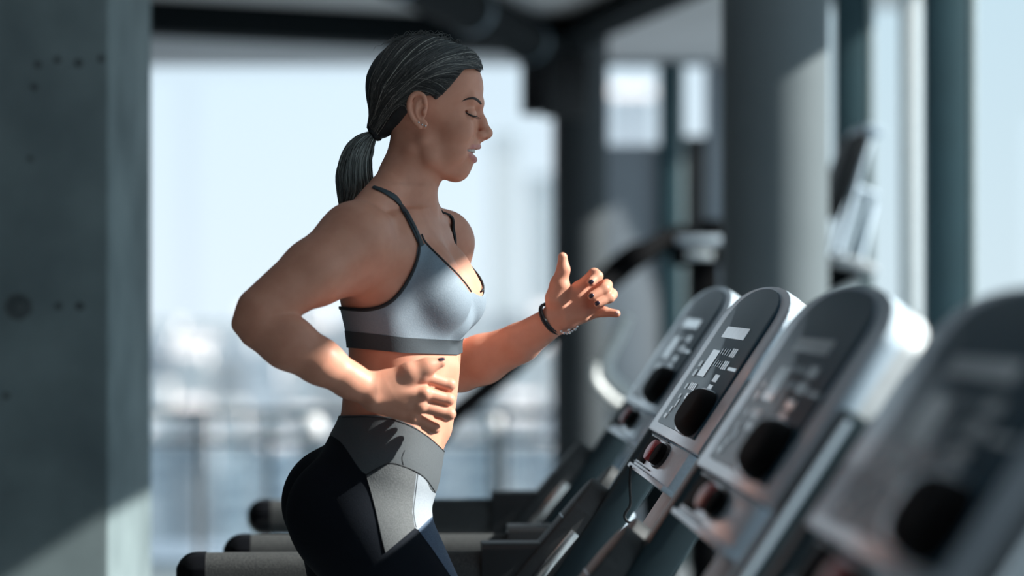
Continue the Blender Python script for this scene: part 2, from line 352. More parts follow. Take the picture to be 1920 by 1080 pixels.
def make_treadmill():
    T = empty('treadmill', (0, 0, 0))
    PM = panelM()
    con = prism('console', arch(0.33, -0.004, 0.200, 0.262), -0.022, 0.0, M['silver'], T, PM, bevel=0.004)
    prism('console_face', arch(0.238, 0.012, 0.196, 0.256), -0.001, 0.0035, M['face'], con, PM, bevel=0.001)
    # white back shell
    bm = bmesh.new(); rings = []
    for (z, sc_, dl) in ((-0.020, 1.0, 0), (-0.045, 1.0, 0.0), (-0.082, 0.95, -0.004), (-0.088, 0.92, -0.008)):
        rings.append([bm.verts.new(PM @ Vector((x*sc_, max(y*sc_+dl, 0.035), z))) for x, y in arch(0.329, 0.03, 0.199, 0.261, 22)])
    n = len(rings[0])
    for a, b in zip(rings, rings[1:]):
        for i in range(n): bm.faces.new([a[i], a[(i+1) % n], b[(i+1) % n], b[i]])
    bm.faces.new(rings[0][::-1]); bm.faces.new(rings[-1])
    sh = bmobj('back_shell', bm, M['white_pl'], T, smooth=True)
    seam = [PM @ Vector((x*1.003, y*1.003, -0.046)) for x, y in arch(0.329, 0.06, 0.199, 0.261, 22)[1:]]
    tube('shell_seam', seam, 0.0012, M['black'], sh, 6)
    # printed windows and keys on the face
    def plate(name, w0, w1, l0, l1, m, h=0.0008, b=0.0):
        return prism(name, [(w0, l0), (w1, l0), (w1, l1), (w0, l1)], 0.003, 0.0035+h, m, con, PM, bevel=b, smooth=False)
    plate('display', -0.142, 0.106, 0.169, 0.188, M['display'])
    plate('display', -0.134, -0.052, 0.101, 0.147, M['display'])
    for i in range(4):
        plate('key', -0.036+i*0.026, -0.028+i*0.026, 0.141, 0.152, M['keydim'])
        plate('key', -0.030+i*0.024, -0.022+i*0.024, 0.121, 0.131, M['keydim'])
    for i in range(3):
        plate('key', 0.070+i*0.019, 0.085+i*0.019, 0.140, 0.154, M['key'])
        plate('key', 0.066+i*0.019, 0.080+i*0.019, 0.119, 0.133, M['key'])
    plate('key', 0.14, 0.225, 0.120, 0.125, M['display'])
    for (w, l, ww, hh, mm) in ((0.085, 0.104, 0.05, 0.012, 'key'), (0.085, 0.088, 0.045, 0.010, 'key'), (-0.175, 0.104, 0.03, 0.012, 'keydim'), (-0.175, 0.120, 0.03, 0.010, 'keydim'),
                           (-0.11, 0.082, 0.014, 0.012, 'key'), (-0.09, 0.082, 0.014, 0.012, 'key'), (-0.07, 0.082, 0.014, 0.012, 'key'), (-0.13, 0.082, 0.014, 0.012, 'key'),
                           (-0.17, 0.080, 0.022, 0.010, 'keydim'), (-0.10, 0.065, 0.02, 0.010, 'key'), (-0.07, 0.065, 0.02, 0.010, 'key'), (-0.04, 0.065, 0.02, 0.010, 'key'),
                           (-0.17, 0.062, 0.02, 0.008, 'keydim'), (-0.15, 0.050, 0.012, 0.014, 'key'), (-0.175, 0.038, 0.014, 0.010, 'key'), (-0.195, 0.026, 0.012, 0.008, 'key'), (-0.18, 0.026, 0.012, 0.008, 'key')):
        plate('key', w-ww/2, w+ww/2, l-hh/2, l+hh/2, M[mm])
    # fan housing: dark dome with a pale collar, low on the near side of the face
    def dome(name, cx, cl, hx, hl, h0, h1, m, parent, inset=0.35):
        bm = bmesh.new(); rings = []; n = 28
        for j in range(8):
            t = j/7; s = 1-inset*(1-math.cos(t*math.pi/2)); z = h0+(h1-h0)*math.sin(t*math.pi/2)
            if j == 7: s = 1-inset
            rings.append([bm.verts.new(PM @ Vector((cx+hx*s*math.copysign(abs(math.cos(a))**0.7, math.cos(a)), cl+hl*s*math.copysign(abs(math.sin(a))**0.7, math.sin(a)), z))) for a in [2*math.pi*k/n for k in range(n)]])
        for a, b in zip(rings, rings[1:]):
            for i in range(n): bm.faces.new([a[i], a[(i+1) % n], b[(i+1) % n], b[i]])
        bm.faces.new(rings[0][::-1]); bm.faces.new(rings[-1])
        return bmobj(name, bm, m, parent, smooth=True)
    dome('fan_collar', 0.108, 0.048, 0.118, 0.038, 0.002, 0.009, M['silver'], con, 0.05)
    dome('fan_housing', 0.152, 0.047, 0.086, 0.036, 0.004, 0.026, M['blackmatte'], con, 0.4)
    # tray under the console
    tray = prism('tray', [(-0.246, -0.064), (0.25, -0.064), (0.25, -0.006), (-0.246, -0.006)], -0.03, -0.002, M['silver'], T, PM, bevel=0.003)
    prism('tray_lip', [(-0.25, -0.070), (0.25, -0.070), (0.25, -0.062), (-0.25, -0.062)], -0.032, 0.004, M['silver'], tray, PM, bevel=0.002)
    prism('slot', [(-0.232, -0.054), (-0.125, -0.054), (-0.125, -0.010), (-0.232, -0.010)], -0.004, 0.0, M['blackmatte'], tray, PM, bevel=0.0015)
    prism('slot_frame', [(-0.238, -0.058), (-0.02, -0.058), (-0.02, -0.0565), (-0.238, -0.0565)], -0.004, 0.0008, M['black'], tray, PM)
    prism('slot_frame', [(-0.238, -0.0082), (0.0, -0.0082), (0.0, -0.0068), (-0.238, -0.0068)], -0.004, 0.0008, M['black'], tray, PM)
    n = 16
    prism('stop_button_base', [(0.02+0.052*math.cos(2*math.pi*k/n), -0.030+0.020*math.sin(2*math.pi*k/n)) for k in range(n)], -0.003, 0.004, M['black'], tray, PM, bevel=0.001)
    prism('stop_button', [(-0.012+0.034*math.cos(2*math.pi*k/n), -0.030+0.017*math.sin(2*math.pi*k/n)) for k in range(n)], 0.003, 0.017, M['red'], tray, PM, bevel=0.003)
    prism('stop_key', [(0.046+0.030*math.cos(2*math.pi*k/n), -0.030+0.017*math.sin(2*math.pi*k/n)) for k in range(n)], 0.003, 0.014, M['blackmatte'], tray, PM, bevel=0.003)
    # spine plate below the tray
    prism('spine_plate', [(0.02, -0.42), (0.16, -0.42), (0.16, -0.06), (0.02, -0.06)], -0.05, -0.03, M['white_pl'], T, PM, bevel=0.004)
    # slanted arms, uprights, grips and rails on both sides
    sl = Vector((math.sin(LEAN), 0, math.cos(LEAN)))
    for s in (1, -1):
        y = 0.352*s
        arm = prism('arm', [(-y-0.022, -0.34), (-y+0.022, -0.34), (-y+0.022, 0.12), (-y-0.022, 0.12)], -0.055, -0.004, M['armdark'], T, PM, bevel=0.006)
        for (z0, z1, m_) in ((-0.050, -0.045, 'silver'), (-0.034, -0.029, 'silver'), (-0.014, -0.007, 'silver')):
            ww = -y+0.0225*(1 if -y > 0 else -1)
            prism('arm_inlay', [(ww-0.001, -0.33), (ww+0.001, -0.33), (ww+0.001, 0.11), (ww-0.001, 0.11)], z0, z1, M[m_], arm, PM)
        # upright from the elbow down to the base
        bm = bmesh.new(); prof = [(-0.235, 0.99), (-0.14, 0.985), (0.30, 0.17), (0.14, 0.17)]
        a = [bm.verts.new((x, y-0.028, z)) for x, z in prof]; b = [bm.verts.new((x, y+0.028, z)) for x, z in prof]
        bm.faces.new(a); bm.faces.new(b[::-1])
        for i in range(4): bm.faces.new([a[i], b[i], b[(i+1) % 4], a[(i+1) % 4]])
        bmobj('upright', bm, M['steel_dark'], T, smooth=True, bevel=0.008)
        # grip: rounded dark shield on the user's side of the arm
        yg = 0.374*s
        G0 = Vector((-0.205, yg, 0.985)); ax = Vector((0.125, 0, 0.150)).normalized(); nn = Vector((-ax.z, 0, ax.x)); ww = Vector((0, -1, 0))
        gm = Matrix.Identity(4)
        for i in range(3): gm[i][0] = ww[i]; gm[i][1] = ax[i]; gm[i][2] = nn[i]; gm[i][3] = G0[i]
        L = 0.205
        out = [(-0.040, -0.02), (0.040, -0.02), (0.040, L-0.05)]
        out += [(0.040*math.cos(math.pi*k/12), L-0.05+0.05*math.sin(math.pi*k/12)) for k in range(1, 12)] + [(-0.040, L-0.05)]
        g = prism('grip', out, -0.046, 0.014, M['rubber'], T, gm, bevel=0.016)
        for q in (-1, 1):
            x0, x1 = sorted((q*0.0385, q*0.0425))
            prism('sensor_plate', [(x0, 0.015), (x1, 0.015), (x1, 0.120), (x0, 0.120)], -0.024, -0.008, M['chrome'], g, gm, bevel=0.0015)
            x0, x1 = sorted((q*0.0380, q*0.0415))
            prism('sensor_frame', [(x0, 0.005), (x1, 0.005), (x1, 0.130), (x0, 0.130)], -0.033, -0.027, M['black'], g, gm)
        prism('grip_seam', [(-0.0395, 0.125), (0.0395, 0.125), (0.0395, 0.127), (-0.0395, 0.127)], -0.030, 0.0148, M['bluegrey'], g, gm)
        prism('grip_side', [(-0.039, -0.02), (0.039, -0.02), (0.039, L-0.04), (-0.039, L-0.04)], -0.070, -0.045, M['silver'], g, gm, bevel=0.006)
        # horizontal padded handrail
        def rrect(hy, hz, r):
            o = []
            for (cx, cz, a0) in ((hy-r, hz-r, 0), (-hy+r, hz-r, 90), (-hy+r, -hz+r, 180), (hy-r, -hz+r, 270)):
                for k in range(5): a_ = math.radians(a0+k*22.5); o.append((cx+r*math.cos(a_), cz+r*math.sin(a_)))
            return o
        def bar(name, x0, x1, hy, hz, r, zc, m_, parent, cap=False):
            bm = bmesh.new(); rings = []
            xs = [(x0, 1)] + [(x1, 1)]
            if cap: xs = [(x0-0.001+0.034*(1-math.cos(t))-0.0, max(0.25, math.sin(t))) for t in (0.35, 0.7, 1.0, 1.3, 1.5708)] + [(x1, 1)]
            for x, s_ in xs: rings.append([bm.verts.new((x, yg+q[0]*s_, zc+q[1]*s_)) for q in rrect(hy, hz, r)])
            n = len(rings[0])
            for a, b in zip(rings, rings[1:]):
                for i in range(n): bm.faces.new([a[i], a[(i+1) % n], b[(i+1) % n], b[i]])
            bm.faces.new(rings[0][::-1]); bm.faces.new(rings[-1]); return bmobj(name, bm, m_, parent, smooth=True)
        hr = bar('handrail', -0.695, -0.16, 0.030, 0.034, 0.024, 1.000, M['pad'], T)
        bar('end_cap', -0.742, -0.694, 0.032, 0.036, 0.028, 1.000, M['blackgloss'], hr, True)
        bar('sleeve', -0.262, -0.12, 0.036, 0.045, 0.010, 1.004, M['black'], hr)
    # deck
    box('deck', (-1.55, -0.40, 0.05), (0.25, 0.40, 0.17), M['steel_dark'], T, bevel=0.015)
    box('belt', (-1.56, -0.26, 0.168), (0.05, 0.26, 0.19), M['rubber'], T, bevel=0.008)
    for s in (1, -1): box('side_rail', (-1.5, min(s*0.27, s*0.40), 0.168), (0.1, max(s*0.27, s*0.40), 0.186), M['bluegrey'], T, bevel=0.005)
    bm = bmesh.new(); prof = [(0.02, 0.15), (0.08, 0.27), (0.30, 0.33), (0.46, 0.27), (0.48, 0.06), (0.02, 0.06)]
    a = [bm.verts.new((x, -0.38, z)) for x, z in prof]; b = [bm.verts.new((x, 0.38, z)) for x, z in prof]
    bm.faces.new(a); bm.faces.new(b[::-1]); n = len(prof)
    for i in range(n): bm.faces.new([a[i], b[i], b[(i+1) % n], a[(i+1) % n]])
    bmobj('motor_hood', bm, M['silver'], T, smooth=True, bevel=0.02)
    for x in (-1.45, 0.35):
        for s in (1, -1): tube('foot', [(x, 0.33*s, 0), (x, 0.33*s, 0.06)], 0.03, M['black'], T, 12)
    return T
YAW = math.radians(2.6)
tm0 = make_treadmill()
TM = [(0.230, 3.85, 'treadmill the woman runs on, its console sharp and second from the back'),
      (0.237, 4.90, 'farthest treadmill of the row, console half hidden behind the sharp one'),
      (0.246, 3.00, 'blurred treadmill just in front of the sharp console, third from the back'),
      (0.289, 2.15, 'nearest treadmill, very blurred dark console at the right edge')]
tms = [tm0] + [copy_tree(tm0) for _ in TM[1:]]
for o, (x, y, lab) in zip(tms, TM):
    o.location = (x, y, 0); o.rotation_euler = (0, 0, YAW); tag(o, lab, 'treadmill', 'row of treadmills')
# safety cord hanging from the tray of the runner's treadmill
pts = [at(u, v, 4.02) for u, v in ((1183, 872), (1181, 905), (1182, 945), (1175, 958), (1171, 968), (1176, 978), (1187, 983), (1181, 990), (1179, 1002))]
o0 = pts[0].copy()
cord = tube('safety_cord', [p-o0 for p in spline(pts, 5)], 0.0022, M['black'], None, 6); cord.location = o0
tag(cord, 'thin black safety cord hanging in a loop from the sharp console tray', 'cord')

# ------------------------------------------------------------------ machines behind
# cross trainer: black arm with a grip block, pale curved handles
e = empty('cross_trainer', (0.46, 8.6, 0)); tag(e, 'cross trainer behind the raised hand with black arm and pale curved handles', 'exercise machine')
def rel(u, v, Y): return at(u, v, Y)-Vector((0.46, 8.6, 0))
tube('swing_arm', spline([rel(1080, 575, 8.4), rel(1150, 520, 8.5), rel(1200, 480, 8.5), rel(1262, 446, 8.6), rel(1300, 444, 8.6)], 6), 0.036, M['blackmatte'], e, 14)
tube('swing_arm', spline([rel(1120, 530, 8.9), rel(1160, 490, 8.9), rel(1195, 468, 8.9), rel(1230, 470, 8.9)], 6), 0.026, M['blackmatte'], e, 14)
ca = rel(1300, 470, 8.6)
box('head_block', (ca.x-0.07, -0.10, ca.z-0.05), (ca.x+0.09, 0.10, ca.z+0.035), M['blackmatte'], e, bevel=0.015)
box('head_trim', (ca.x-0.06, -0.103, ca.z+0.018), (ca.x+0.085, 0.09, ca.z+0.045), M['silver'], e, bevel=0.006)
box('readout', (ca.x-0.03, -0.104, ca.z-0.028), (ca.x+0.055, -0.099, ca.z-0.002), M['display'], e, bevel=0.002)
box('phone_rest', (ca.x+0.02, -0.06, ca.z+0.04), (ca.x+0.10, 0.06, ca.z+0.10), M['blackmatte'], e, bevel=0.01)
box('mast', (ca.x-0.01, -0.05, 0.2), (ca.x+0.08, 0.05, ca.z), M['blackmatte'], e, bevel=0.01)
box('base', (-0.6, -0.28, 0.0), (0.55, 0.28, 0.2), M['blackmatte'], e, bevel=0.02)
tube('lower_arm', [rel(1080, 575, 8.4), rel(960, 690, 8.4), rel(850, 780, 8.4), rel(760, 900, 8.4)], 0.030, M['blackmatte'], e, 12)
tube('pedal_bar', [rel(760, 900, 8.4), Vector((-0.45, -0.2, 0.2))], 0.03, M['blackmatte'], e, 12)
b2 = empty('upright_bike', (0.27, 7.0, 0)); tag(b2, 'exercise bike with pale bent handlebar just below the raised hand', 'exercise machine')
def rb(u, v, Y=7.0): return at(u, v, Y)-Vector((0.27, 7.0, 0))
tube('handlebar', spline([rb(1176, 590), rb(1160, 628), rb(1139, 672), rb(1140, 700), rb(1165, 728), rb(1210, 762)], 6), 0.0185, M['tubewhite'], b2, 14)
tube('handlebar', spline([rb(1118, 680, 7.3), rb(1112, 700, 7.3), rb(1122, 725, 7.3), rb(1160, 760, 7.3), rb(1210, 775, 7.3)], 6), 0.0165, M['tubewhite'], b2, 14)
tube('handlebar_stem', [rb(1210, 768, 7.15), Vector((0.17, 0.1, 0.3))], 0.035, M['steel_dark'], b2, 14)
tube('bike_body', [Vector((0.17, 0.1, 0.3)), Vector((-0.3, 0.1, 0.35)), Vector((-0.42, 0.1, 0.75))], 0.045, M['steel_dark'], b2, 14)
box('saddle', (-0.55, -0.02, 0.75), (-0.30, 0.22, 0.82), M['black'], b2, bevel=0.03)
box('foot_bar', (-0.5, -0.2, 0.0), (-0.42, 0.4, 0.07), M['steel_dark'], b2, bevel=0.01)
box('foot_bar', (0.2, -0.2, 0.0), (0.28, 0.4, 0.07), M['steel_dark'], b2, bevel=0.01)
tube('frame_beam', [Vector((-0.46, 0.1, 0.05)), Vector((0.24, 0.1, 0.05))], 0.03, M['steel_dark'], b2, 12)
tube('frame_post', [Vector((0.0, 0.1, 0.05)), Vector((-0.05, 0.1, 0.33))], 0.03, M['steel_dark'], b2, 12)
# climber with tall tilted screen right of the pale column
YC = 8.0; e0 = Vector((0.98, YC, 0)); e = empty('stair_climber', e0); tag(e, 'stair climber with tall tilted screen between pale column and window mullion', 'exercise machine')
def rc_(u, v, Y=YC): return at(u, v, Y)-e0
A = [rc_(1552, 400), rc_(1604, 242), rc_(1622, 250), rc_(1566, 412), ]
def slab(name, quad, y0, y1, m, b=0.004):
    bm = bmesh.new(); a = [bm.verts.new((p.x, y0, p.z)) for p in quad]; c = [bm.verts.new((p.x, y1, p.z)) for p in quad]
    bm.faces.new(a); bm.faces.new(c[::-1])
    for i in range(len(a)): bm.faces.new([a[i], c[i], c[(i+1) % len(a)], a[(i+1) % len(a)]])
    return bmobj(name, bm, m, e, smooth=True, bevel=b)
slab('screen', [rc_(1538, 392), rc_(1590, 256), rc_(1618, 262), rc_(1560, 412)], -0.2, 0.2, M['black'])
slab('screen_bezel', [rc_(1608, 238), rc_(1640, 248), rc_(1636, 262), rc_(1604, 254)], -0.2, 0.2, M['silver'])
for (a, b, yy, r) in (((1618, 258), (1556, 470), -0.19, 0.009), ((1628, 262), (1568, 480), 0.19, 0.009), ((1606, 372), (1572, 480), -0.1, 0.011), ((1636, 380), (1612, 490), 0.0, 0.013)):
    p, q = rc_(*a), rc_(*b); tube('frame_tube', [(p.x, yy, p.z), (q.x, yy, q.z)], r, M['silver'], e, 10)
p, q = rc_(1600, 350), rc_(1644, 368); tube('cross_bar', [(p.x, 0, p.z), (q.x, 0, q.z)], 0.013, M['silver'], e, 10)
slab('console_tray', [rc_(1548, 478), rc_(1604, 486), rc_(1632, 502), rc_(1630, 515), rc_(1552, 498)], -0.18, 0.18, M['white_pl'], 0.006)
p, q = rc_(1545, 560), rc_(1605, 528); tube('hand_bar', [(p.x-0.1, -0.1, p.z-0.03), (p.x, -0.1, p.z), (q.x, -0.1, q.z)], 0.016, M['tubewhite'], e, 12)
box('mast', (-0.03, -0.06, 0.15), (0.06, 0.06, rc_(0, 500).z), M['steel_dark'], e, bevel=0.01)
box('step_housing', (-0.55, -0.25, 0.0), (0.08, 0.25, 0.35), M['steel_dark'], e, bevel=0.02)
# ------------------------------------------------------------------ the runner: one continuous body surface from a blended distance field
# body units: pixels of the photograph at the runner's distance; (U, V) as in the picture, D = depth in the same unit
Y0 = 3.85; S_ = F/Y0
def P(u, v, D=0.0):
    k = 1+D/F; return np.array([960+(u-960)*k, D, 540+(v-540)*k])
def toW(p):
    p = np.asarray(p, dtype=float); o = np.empty_like(p)
    o[..., 0] = (p[..., 0]-960)/S_; o[..., 1] = Y0+p[..., 1]/S_; o[..., 2] = CH-(p[..., 2]-540)/S_; return o
class Prim:
    def __init__(s, fn, lo, hi, k, op='u'): s.fn, s.lo, s.hi, s.k, s.op = fn, np.array(lo, float), np.array(hi, float), k, op
def cone(a, b, ra, rb, k=10, op='u', flat=None):
    a = np.array(a, float); b = np.array(b, float); d = b-a; L2 = max(float(d@d), 1e-6)
    def fn(U, D, V):
        x, y, z = U-a[0], D-a[1], V-a[2]
        t = np.clip((x*d[0]+y*d[1]+z*d[2])/L2, 0, 1)
        return np.sqrt((x-t*d[0])**2+(y-t*d[1])**2+(z-t*d[2])**2)-(ra+(rb-ra)*t)
    R = max(ra, rb); return Prim(fn, np.minimum(a, b)-R, np.maximum(a, b)+R, k, op)
def ell(c, r, k=10, op='u', rot=None):
    """ellipsoid; rot = (axis, degrees): 'V' turns about the vertical, 'D' tilts in the picture plane"""
    c = np.array(c, float); r = np.array(r, float); Rm = np.eye(3)
    if rot:
        for ax, dg in ([rot] if isinstance(rot[0], str) else rot):
            t = math.radians(dg); c_, s_ = math.cos(t), math.sin(t)
            if ax == 'V': R1 = np.array([[c_, -s_, 0], [s_, c_, 0], [0, 0, 1]])
            elif ax == 'D': R1 = np.array([[c_, 0, -s_], [0, 1, 0], [s_, 0, c_]])
            else: R1 = np.array([[1, 0, 0], [0, c_, -s_], [0, s_, c_]])
            Rm = R1 @ Rm
    def fn(U, D, V):
        x, y, z = U-c[0], D-c[1], V-c[2]
        q = [(Rm[0, i]*x+Rm[1, i]*y+Rm[2, i]*z) for i in range(3)]
        k0 = np.sqrt((q[0]/r[0])**2+(q[1]/r[1])**2+(q[2]/r[2])**2)
        k1 = np.sqrt((q[0]/r[0]**2)**2+(q[1]/r[1]**2)**2+(q[2]/r[2]**2)**2)+1e-9
        return k0*(k0-1)/k1
    e = np.abs(Rm) @ r
    return Prim(fn, c-e, c+e, k, op)
def hermite(xs, ys, x):
    xs = np.array(xs, float); ys = np.array(ys, float); m = np.gradient(ys, xs)
    i = np.clip(np.searchsorted(xs, x)-1, 0, len(xs)-2); h = xs[i+1]-xs[i]; t = np.clip((x-xs[i])/h, 0, 1)
    return (2*t**3-3*t**2+1)*ys[i]+(t**3-2*t**2+t)*h*m[i]+(-2*t**3+3*t**2)*ys[i+1]+(t**3-t**2)*h*m[i+1]
def loft(sl, k=10, n=2.25):
    """horizontal slices (V, centre U, centre D, half depth, half width, yaw)"""
    A = np.array(sl, float)
    def fn(U, D, V):
        g = lambda j: hermite(A[:, 0], A[:, j], V)
        cu, cd, a, b, yw = g(1), g(2), g(3), g(4), np.radians(g(5))
        x, y = U-cu, D-cd
        f = (x*np.cos(yw)-y*np.sin(yw)); l = (x*np.sin(yw)+y*np.cos(yw))
        r = np.sqrt(f*f+l*l)+1e-6; rho = (np.abs(f/a)**n+np.abs(l/b)**n)**(1/n)+1e-6
        d = (r-r/rho)*0.93
        return np.maximum(d, np.maximum(A[0, 0]-V, V-A[-1, 0]))
    m = max(A[:, 3].max(), A[:, 4].max())
    return Prim(fn, (A[:, 1].min()-m, -m-30, A[0, 0]), (A[:, 1].max()+m, m+30, A[-1, 0]), k)
def chain(pts, rad, k=10):
    return [cone(pts[i], pts[i+1], rad[i], rad[i+1], k) for i in range(len(pts)-1)]
def smin(a, b, k):
    h = np.maximum(k-np.abs(a-b), 0)/k; return np.minimum(a, b)-h*h*k*0.25
def smax(a, b, k): return -smin(-a, -b, k)
def apply(val, d, p):
    if p.op == 'u': return smin(val, d, p.k)
    return smax(val, -d, p.k)
class Grid:
    def __init__(s, lo, hi, h, prims):
        s.h = h; s.lo = np.array(lo, float); n = np.ceil((np.array(hi)-s.lo)/h).astype(int)+1
        s.ax = [s.lo[i]+h*np.arange(n[i]) for i in range(3)]
        s.val = np.full(n, 60.0, np.float32)
        for p in prims:
            pad = p.k+2.5*h+2
            i0 = np.maximum(np.floor((p.lo-pad-s.lo)/h).astype(int), 0); i1 = np.minimum(np.ceil((p.hi+pad-s.lo)/h).astype(int)+1, n)
            if np.any(i1-i0 < 1): continue
            sl = tuple(slice(i0[j], i1[j]) for j in range(3))
            d = p.fn(s.ax[0][sl[0]].astype(np.float32)[:, None, None], s.ax[1][sl[1]].astype(np.float32)[None, :, None], s.ax[2][sl[2]].astype(np.float32)[None, None, :])
            s.val[sl] = apply(s.val[sl], d, p)
    def mesh(s, iso=0.0):
        v = s.val-iso; sg = v < 0; n = np.array(v.shape)-1
        c = [sg[i:i+n[0], j:j+n[1], k:k+n[2]] for i in (0, 1) for j in (0, 1) for k in (0, 1)]
        al = c[0].copy(); an = c[0].copy()
        for q in c[1:]: al &= q; an |= q
        act = an & ~al; idx = np.argwhere(act); ids = np.full(act.shape, -1, np.int64); ids[act] = np.arange(len(idx))
        acc = np.zeros((len(idx), 3)); cnt = np.zeros(len(idx))
        cor = np.array([(i, j, k) for i in (0, 1) for j in (0, 1) for k in (0, 1)])
        vals = np.stack([v[idx[:, 0]+q[0], idx[:, 1]+q[1], idx[:, 2]+q[2]] for q in cor], 1).astype(float)
        for a in range(8):
            for b in range(a+1, 8):
                if np.abs(cor[a]-cor[b]).sum() != 1: continue
                m = (vals[:, a] < 0) != (vals[:, b] < 0)
                t = vals[m, a]/(vals[m, a]-vals[m, b]); acc[m] += cor[a]+t[:, None]*(cor[b]-cor[a]); cnt[m] += 1
        vert = s.lo+s.h*(idx+acc/cnt[:, None])
        quads = []
        for ax in range(3):
            o1, o2 = [(1, 2), (2, 0), (0, 1)][ax]
            s0 = [slice(None)]*3; s1 = [slice(None)]*3; s0[ax] = slice(0, -1); s1[ax] = slice(1, None)
            a = sg[tuple(s0)]; b = sg[tuple(s1)]
            for e, flip in ((np.argwhere(a & ~b), False), (np.argwhere(~a & b), True)):
                e = e[(e[:, o1] > 0) & (e[:, o2] > 0) & (e[:, o1] < n[o1]) & (e[:, o2] < n[o2])]
                if not len(e): continue
                d1 = np.zeros(3, int); d1[o1] = 1; d2 = np.zeros(3, int); d2[o2] = 1
                q = [ids[tuple((e+k).T)] for k in (-d1-d2, -d2, 0*d1, -d1)]
                q = np.stack(q if not flip else q[::-1], 1); quads.append(q[(q >= 0).all(1)])
        return vert, np.concatenate(quads)
def field(prims, pts):
    v = np.full(len(pts), 60.0)
    for p in prims: v = apply(v, p.fn(pts[:, 0], pts[:, 1], pts[:, 2]), p)
    return v
def compact(v, f):
    u, inv = np.unique(f.ravel(), return_inverse=True); return v[u], inv.reshape(f.shape)
def vnormals(v, f):
    n = np.zeros_like(v); q = np.cross(v[f[:, 2]]-v[f[:, 0]], v[f[:, -1]]-v[f[:, 1]])
    for i in range(f.shape[1]): np.add.at(n, f[:, i], q)
    return n/(np.linalg.norm(n, axis=1, keepdims=True)+1e-12)
def proj(p):
    k = 1+p[:, 1]/F; return np.stack([960+(p[:, 0]-960)/k, 540+(p[:, 2]-540)/k], 1)
def raycast(prims, uv, D0=-420.0, iso=0.0, steps=70):
    """follow the sight line through each picture point to the surface"""
    uv = np.asarray(uv, float); D = np.full(len(uv), D0)
    for _ in range(steps):
        k = 1+D/F; p = np.stack([960+(uv[:, 0]-960)*k, D, 540+(uv[:, 1]-540)*k], 1)
        D = D+np.clip(field(prims, p)-iso, -6, 25)*0.8
    k = 1+D/F; return np.stack([960+(uv[:, 0]-960)*k, D, 540+(uv[:, 1]-540)*k], 1)
def polysd(poly, q):
    """signed distance of points to a polygon, negative inside"""
    poly = np.array(poly, float); d = np.full(len(q), 1e9); ins = np.zeros(len(q), bool)
    for i in range(len(poly)):
        a, b = poly[i], poly[(i+1) % len(poly)]; e = b-a; w = q-a
        t = np.clip((w@e)/(e@e+1e-9), 0, 1); d = np.minimum(d, ((w-t[:, None]*e)**2).sum(1))
        c = ((a[1] > q[:, 1]) != (b[1] > q[:, 1])) & (q[:, 0] < (b[0]-a[0])*(q[:, 1]-a[1])/(b[1]-a[1]+1e-12)+a[0]); ins ^= c
    d = np.sqrt(d); return np.where(ins, -d, d)
def smooth_poly(pts, k=6):
    return [(p.x, p.y) for p in spline([(a, b, 0) for a, b in pts], k)]
def clip_tris(v, tri, g):
    """keep the part of a triangle mesh where g < 0, cut cleanly along g = 0"""
    s = g[tri] < 0; full = s.all(1); part = s.any(1) & ~full
    V = list(map(tuple, v)); out = [tuple(t) for t in tri[full]]; cache = {}; tri = np.asarray(tri)
    def cut(a, b):
        key = (min(a, b), max(a, b))
        if key not in cache:
            t = g[a]/(g[a]-g[b]); V.append(tuple(v[a]+t*(v[b]-v[a]))); cache[key] = len(V)-1
        return cache[key]
    for t in tri[part]:
        for r in range(3):
            a, b, c = t[r], t[(r+1) % 3], t[(r+2) % 3]
            if g[a] < 0 and g[b] >= 0 and g[c] >= 0: out.append((a, cut(a, b), cut(c, a))); break
            if g[a] >= 0 and g[b] < 0 and g[c] < 0:
                ab, ca = cut(a, b), cut(c, a); out.append((ab, b, c)); out.append((ab, c, ca)); break
    return compact(np.array(V), np.array(out, dtype=np.int64).reshape(-1, 3))
def tris(q): return np.concatenate([q[:, [0, 1, 2]], q[:, [0, 2, 3]]])

# ---- head
def LIP(c): return [cone((a[0], s*a[1], a[2]), (b[0], s*b[1], b[2]), a[3], b[3], 3) for s in (-1, 1) for a, b in zip(c, c[1:])]
def sym(f):
    return [f(-1), f(1)]
HEAD = [ell((797, 0, 168), (102, 75, 95), 8), ell((850, 0, 166), (55, 62, 62), 16),
        ell((842, 0, 236), (55, 56, 72), 18), ell((861, 0, 285), (33, 36, 35), 14), cone((889, 0, 262), (889, 0, 274), 9, 9, 12), cone((886, -11, 264), (884, -13, 276), 8, 8, 10), cone((886, 11, 264), (884, 13, 276), 8, 8, 10), ell((860, 0, 315), (22, 24, 22), 14)]
HEAD += sym(lambda s: cone((797, 44*s, 268), (808, 42*s, 298), 18, 17, 20)) + sym(lambda s: cone((808, 42*s, 298), (852, 12*s, 321), 17, 16, 18))
HEAD += [ell((822, 0, 286), (46, 50, 46), 20)]
HEAD += sym(lambda s: ell((861, 42*s, 250), (26, 17, 24), 16)) + sym(lambda s: ell((852, 40*s, 285), (22, 14, 24), 16))
HEAD += sym(lambda s: cone((897, 7*s, 194), (884, 42*s, 187), 9, 9, 12))
HEAD += sym(lambda s: ell((900, 30*s, 213), (13, 17, 11), 10, 'd', ('V', -20*s)))
HEAD += [cone((895, 0, 204), (903, 0, 228), 8, 9, 8), cone((903, 0, 228), (911, 0, 248), 9, 11, 6), ell((913, 0, 250), (10.5, 11, 9.5), 5)]
HEAD += sym(lambda s: ell((902, 12*s, 254), (11, 7, 8), 5, 'u', ('V', -20*s))) + [cone((911, 0, 256), (900, 0, 263), 5, 5, 5)]
HEAD += sym(lambda s: ell((908, 6.5*s, 260.5), (6, 3.6, 3.2), 2.5, 'd', ('V', -12*s)))
HEAD += sym(lambda s: ell((881.5, 31*s, 215.5), (12.5, 15, 11.5), 5, 'u'))
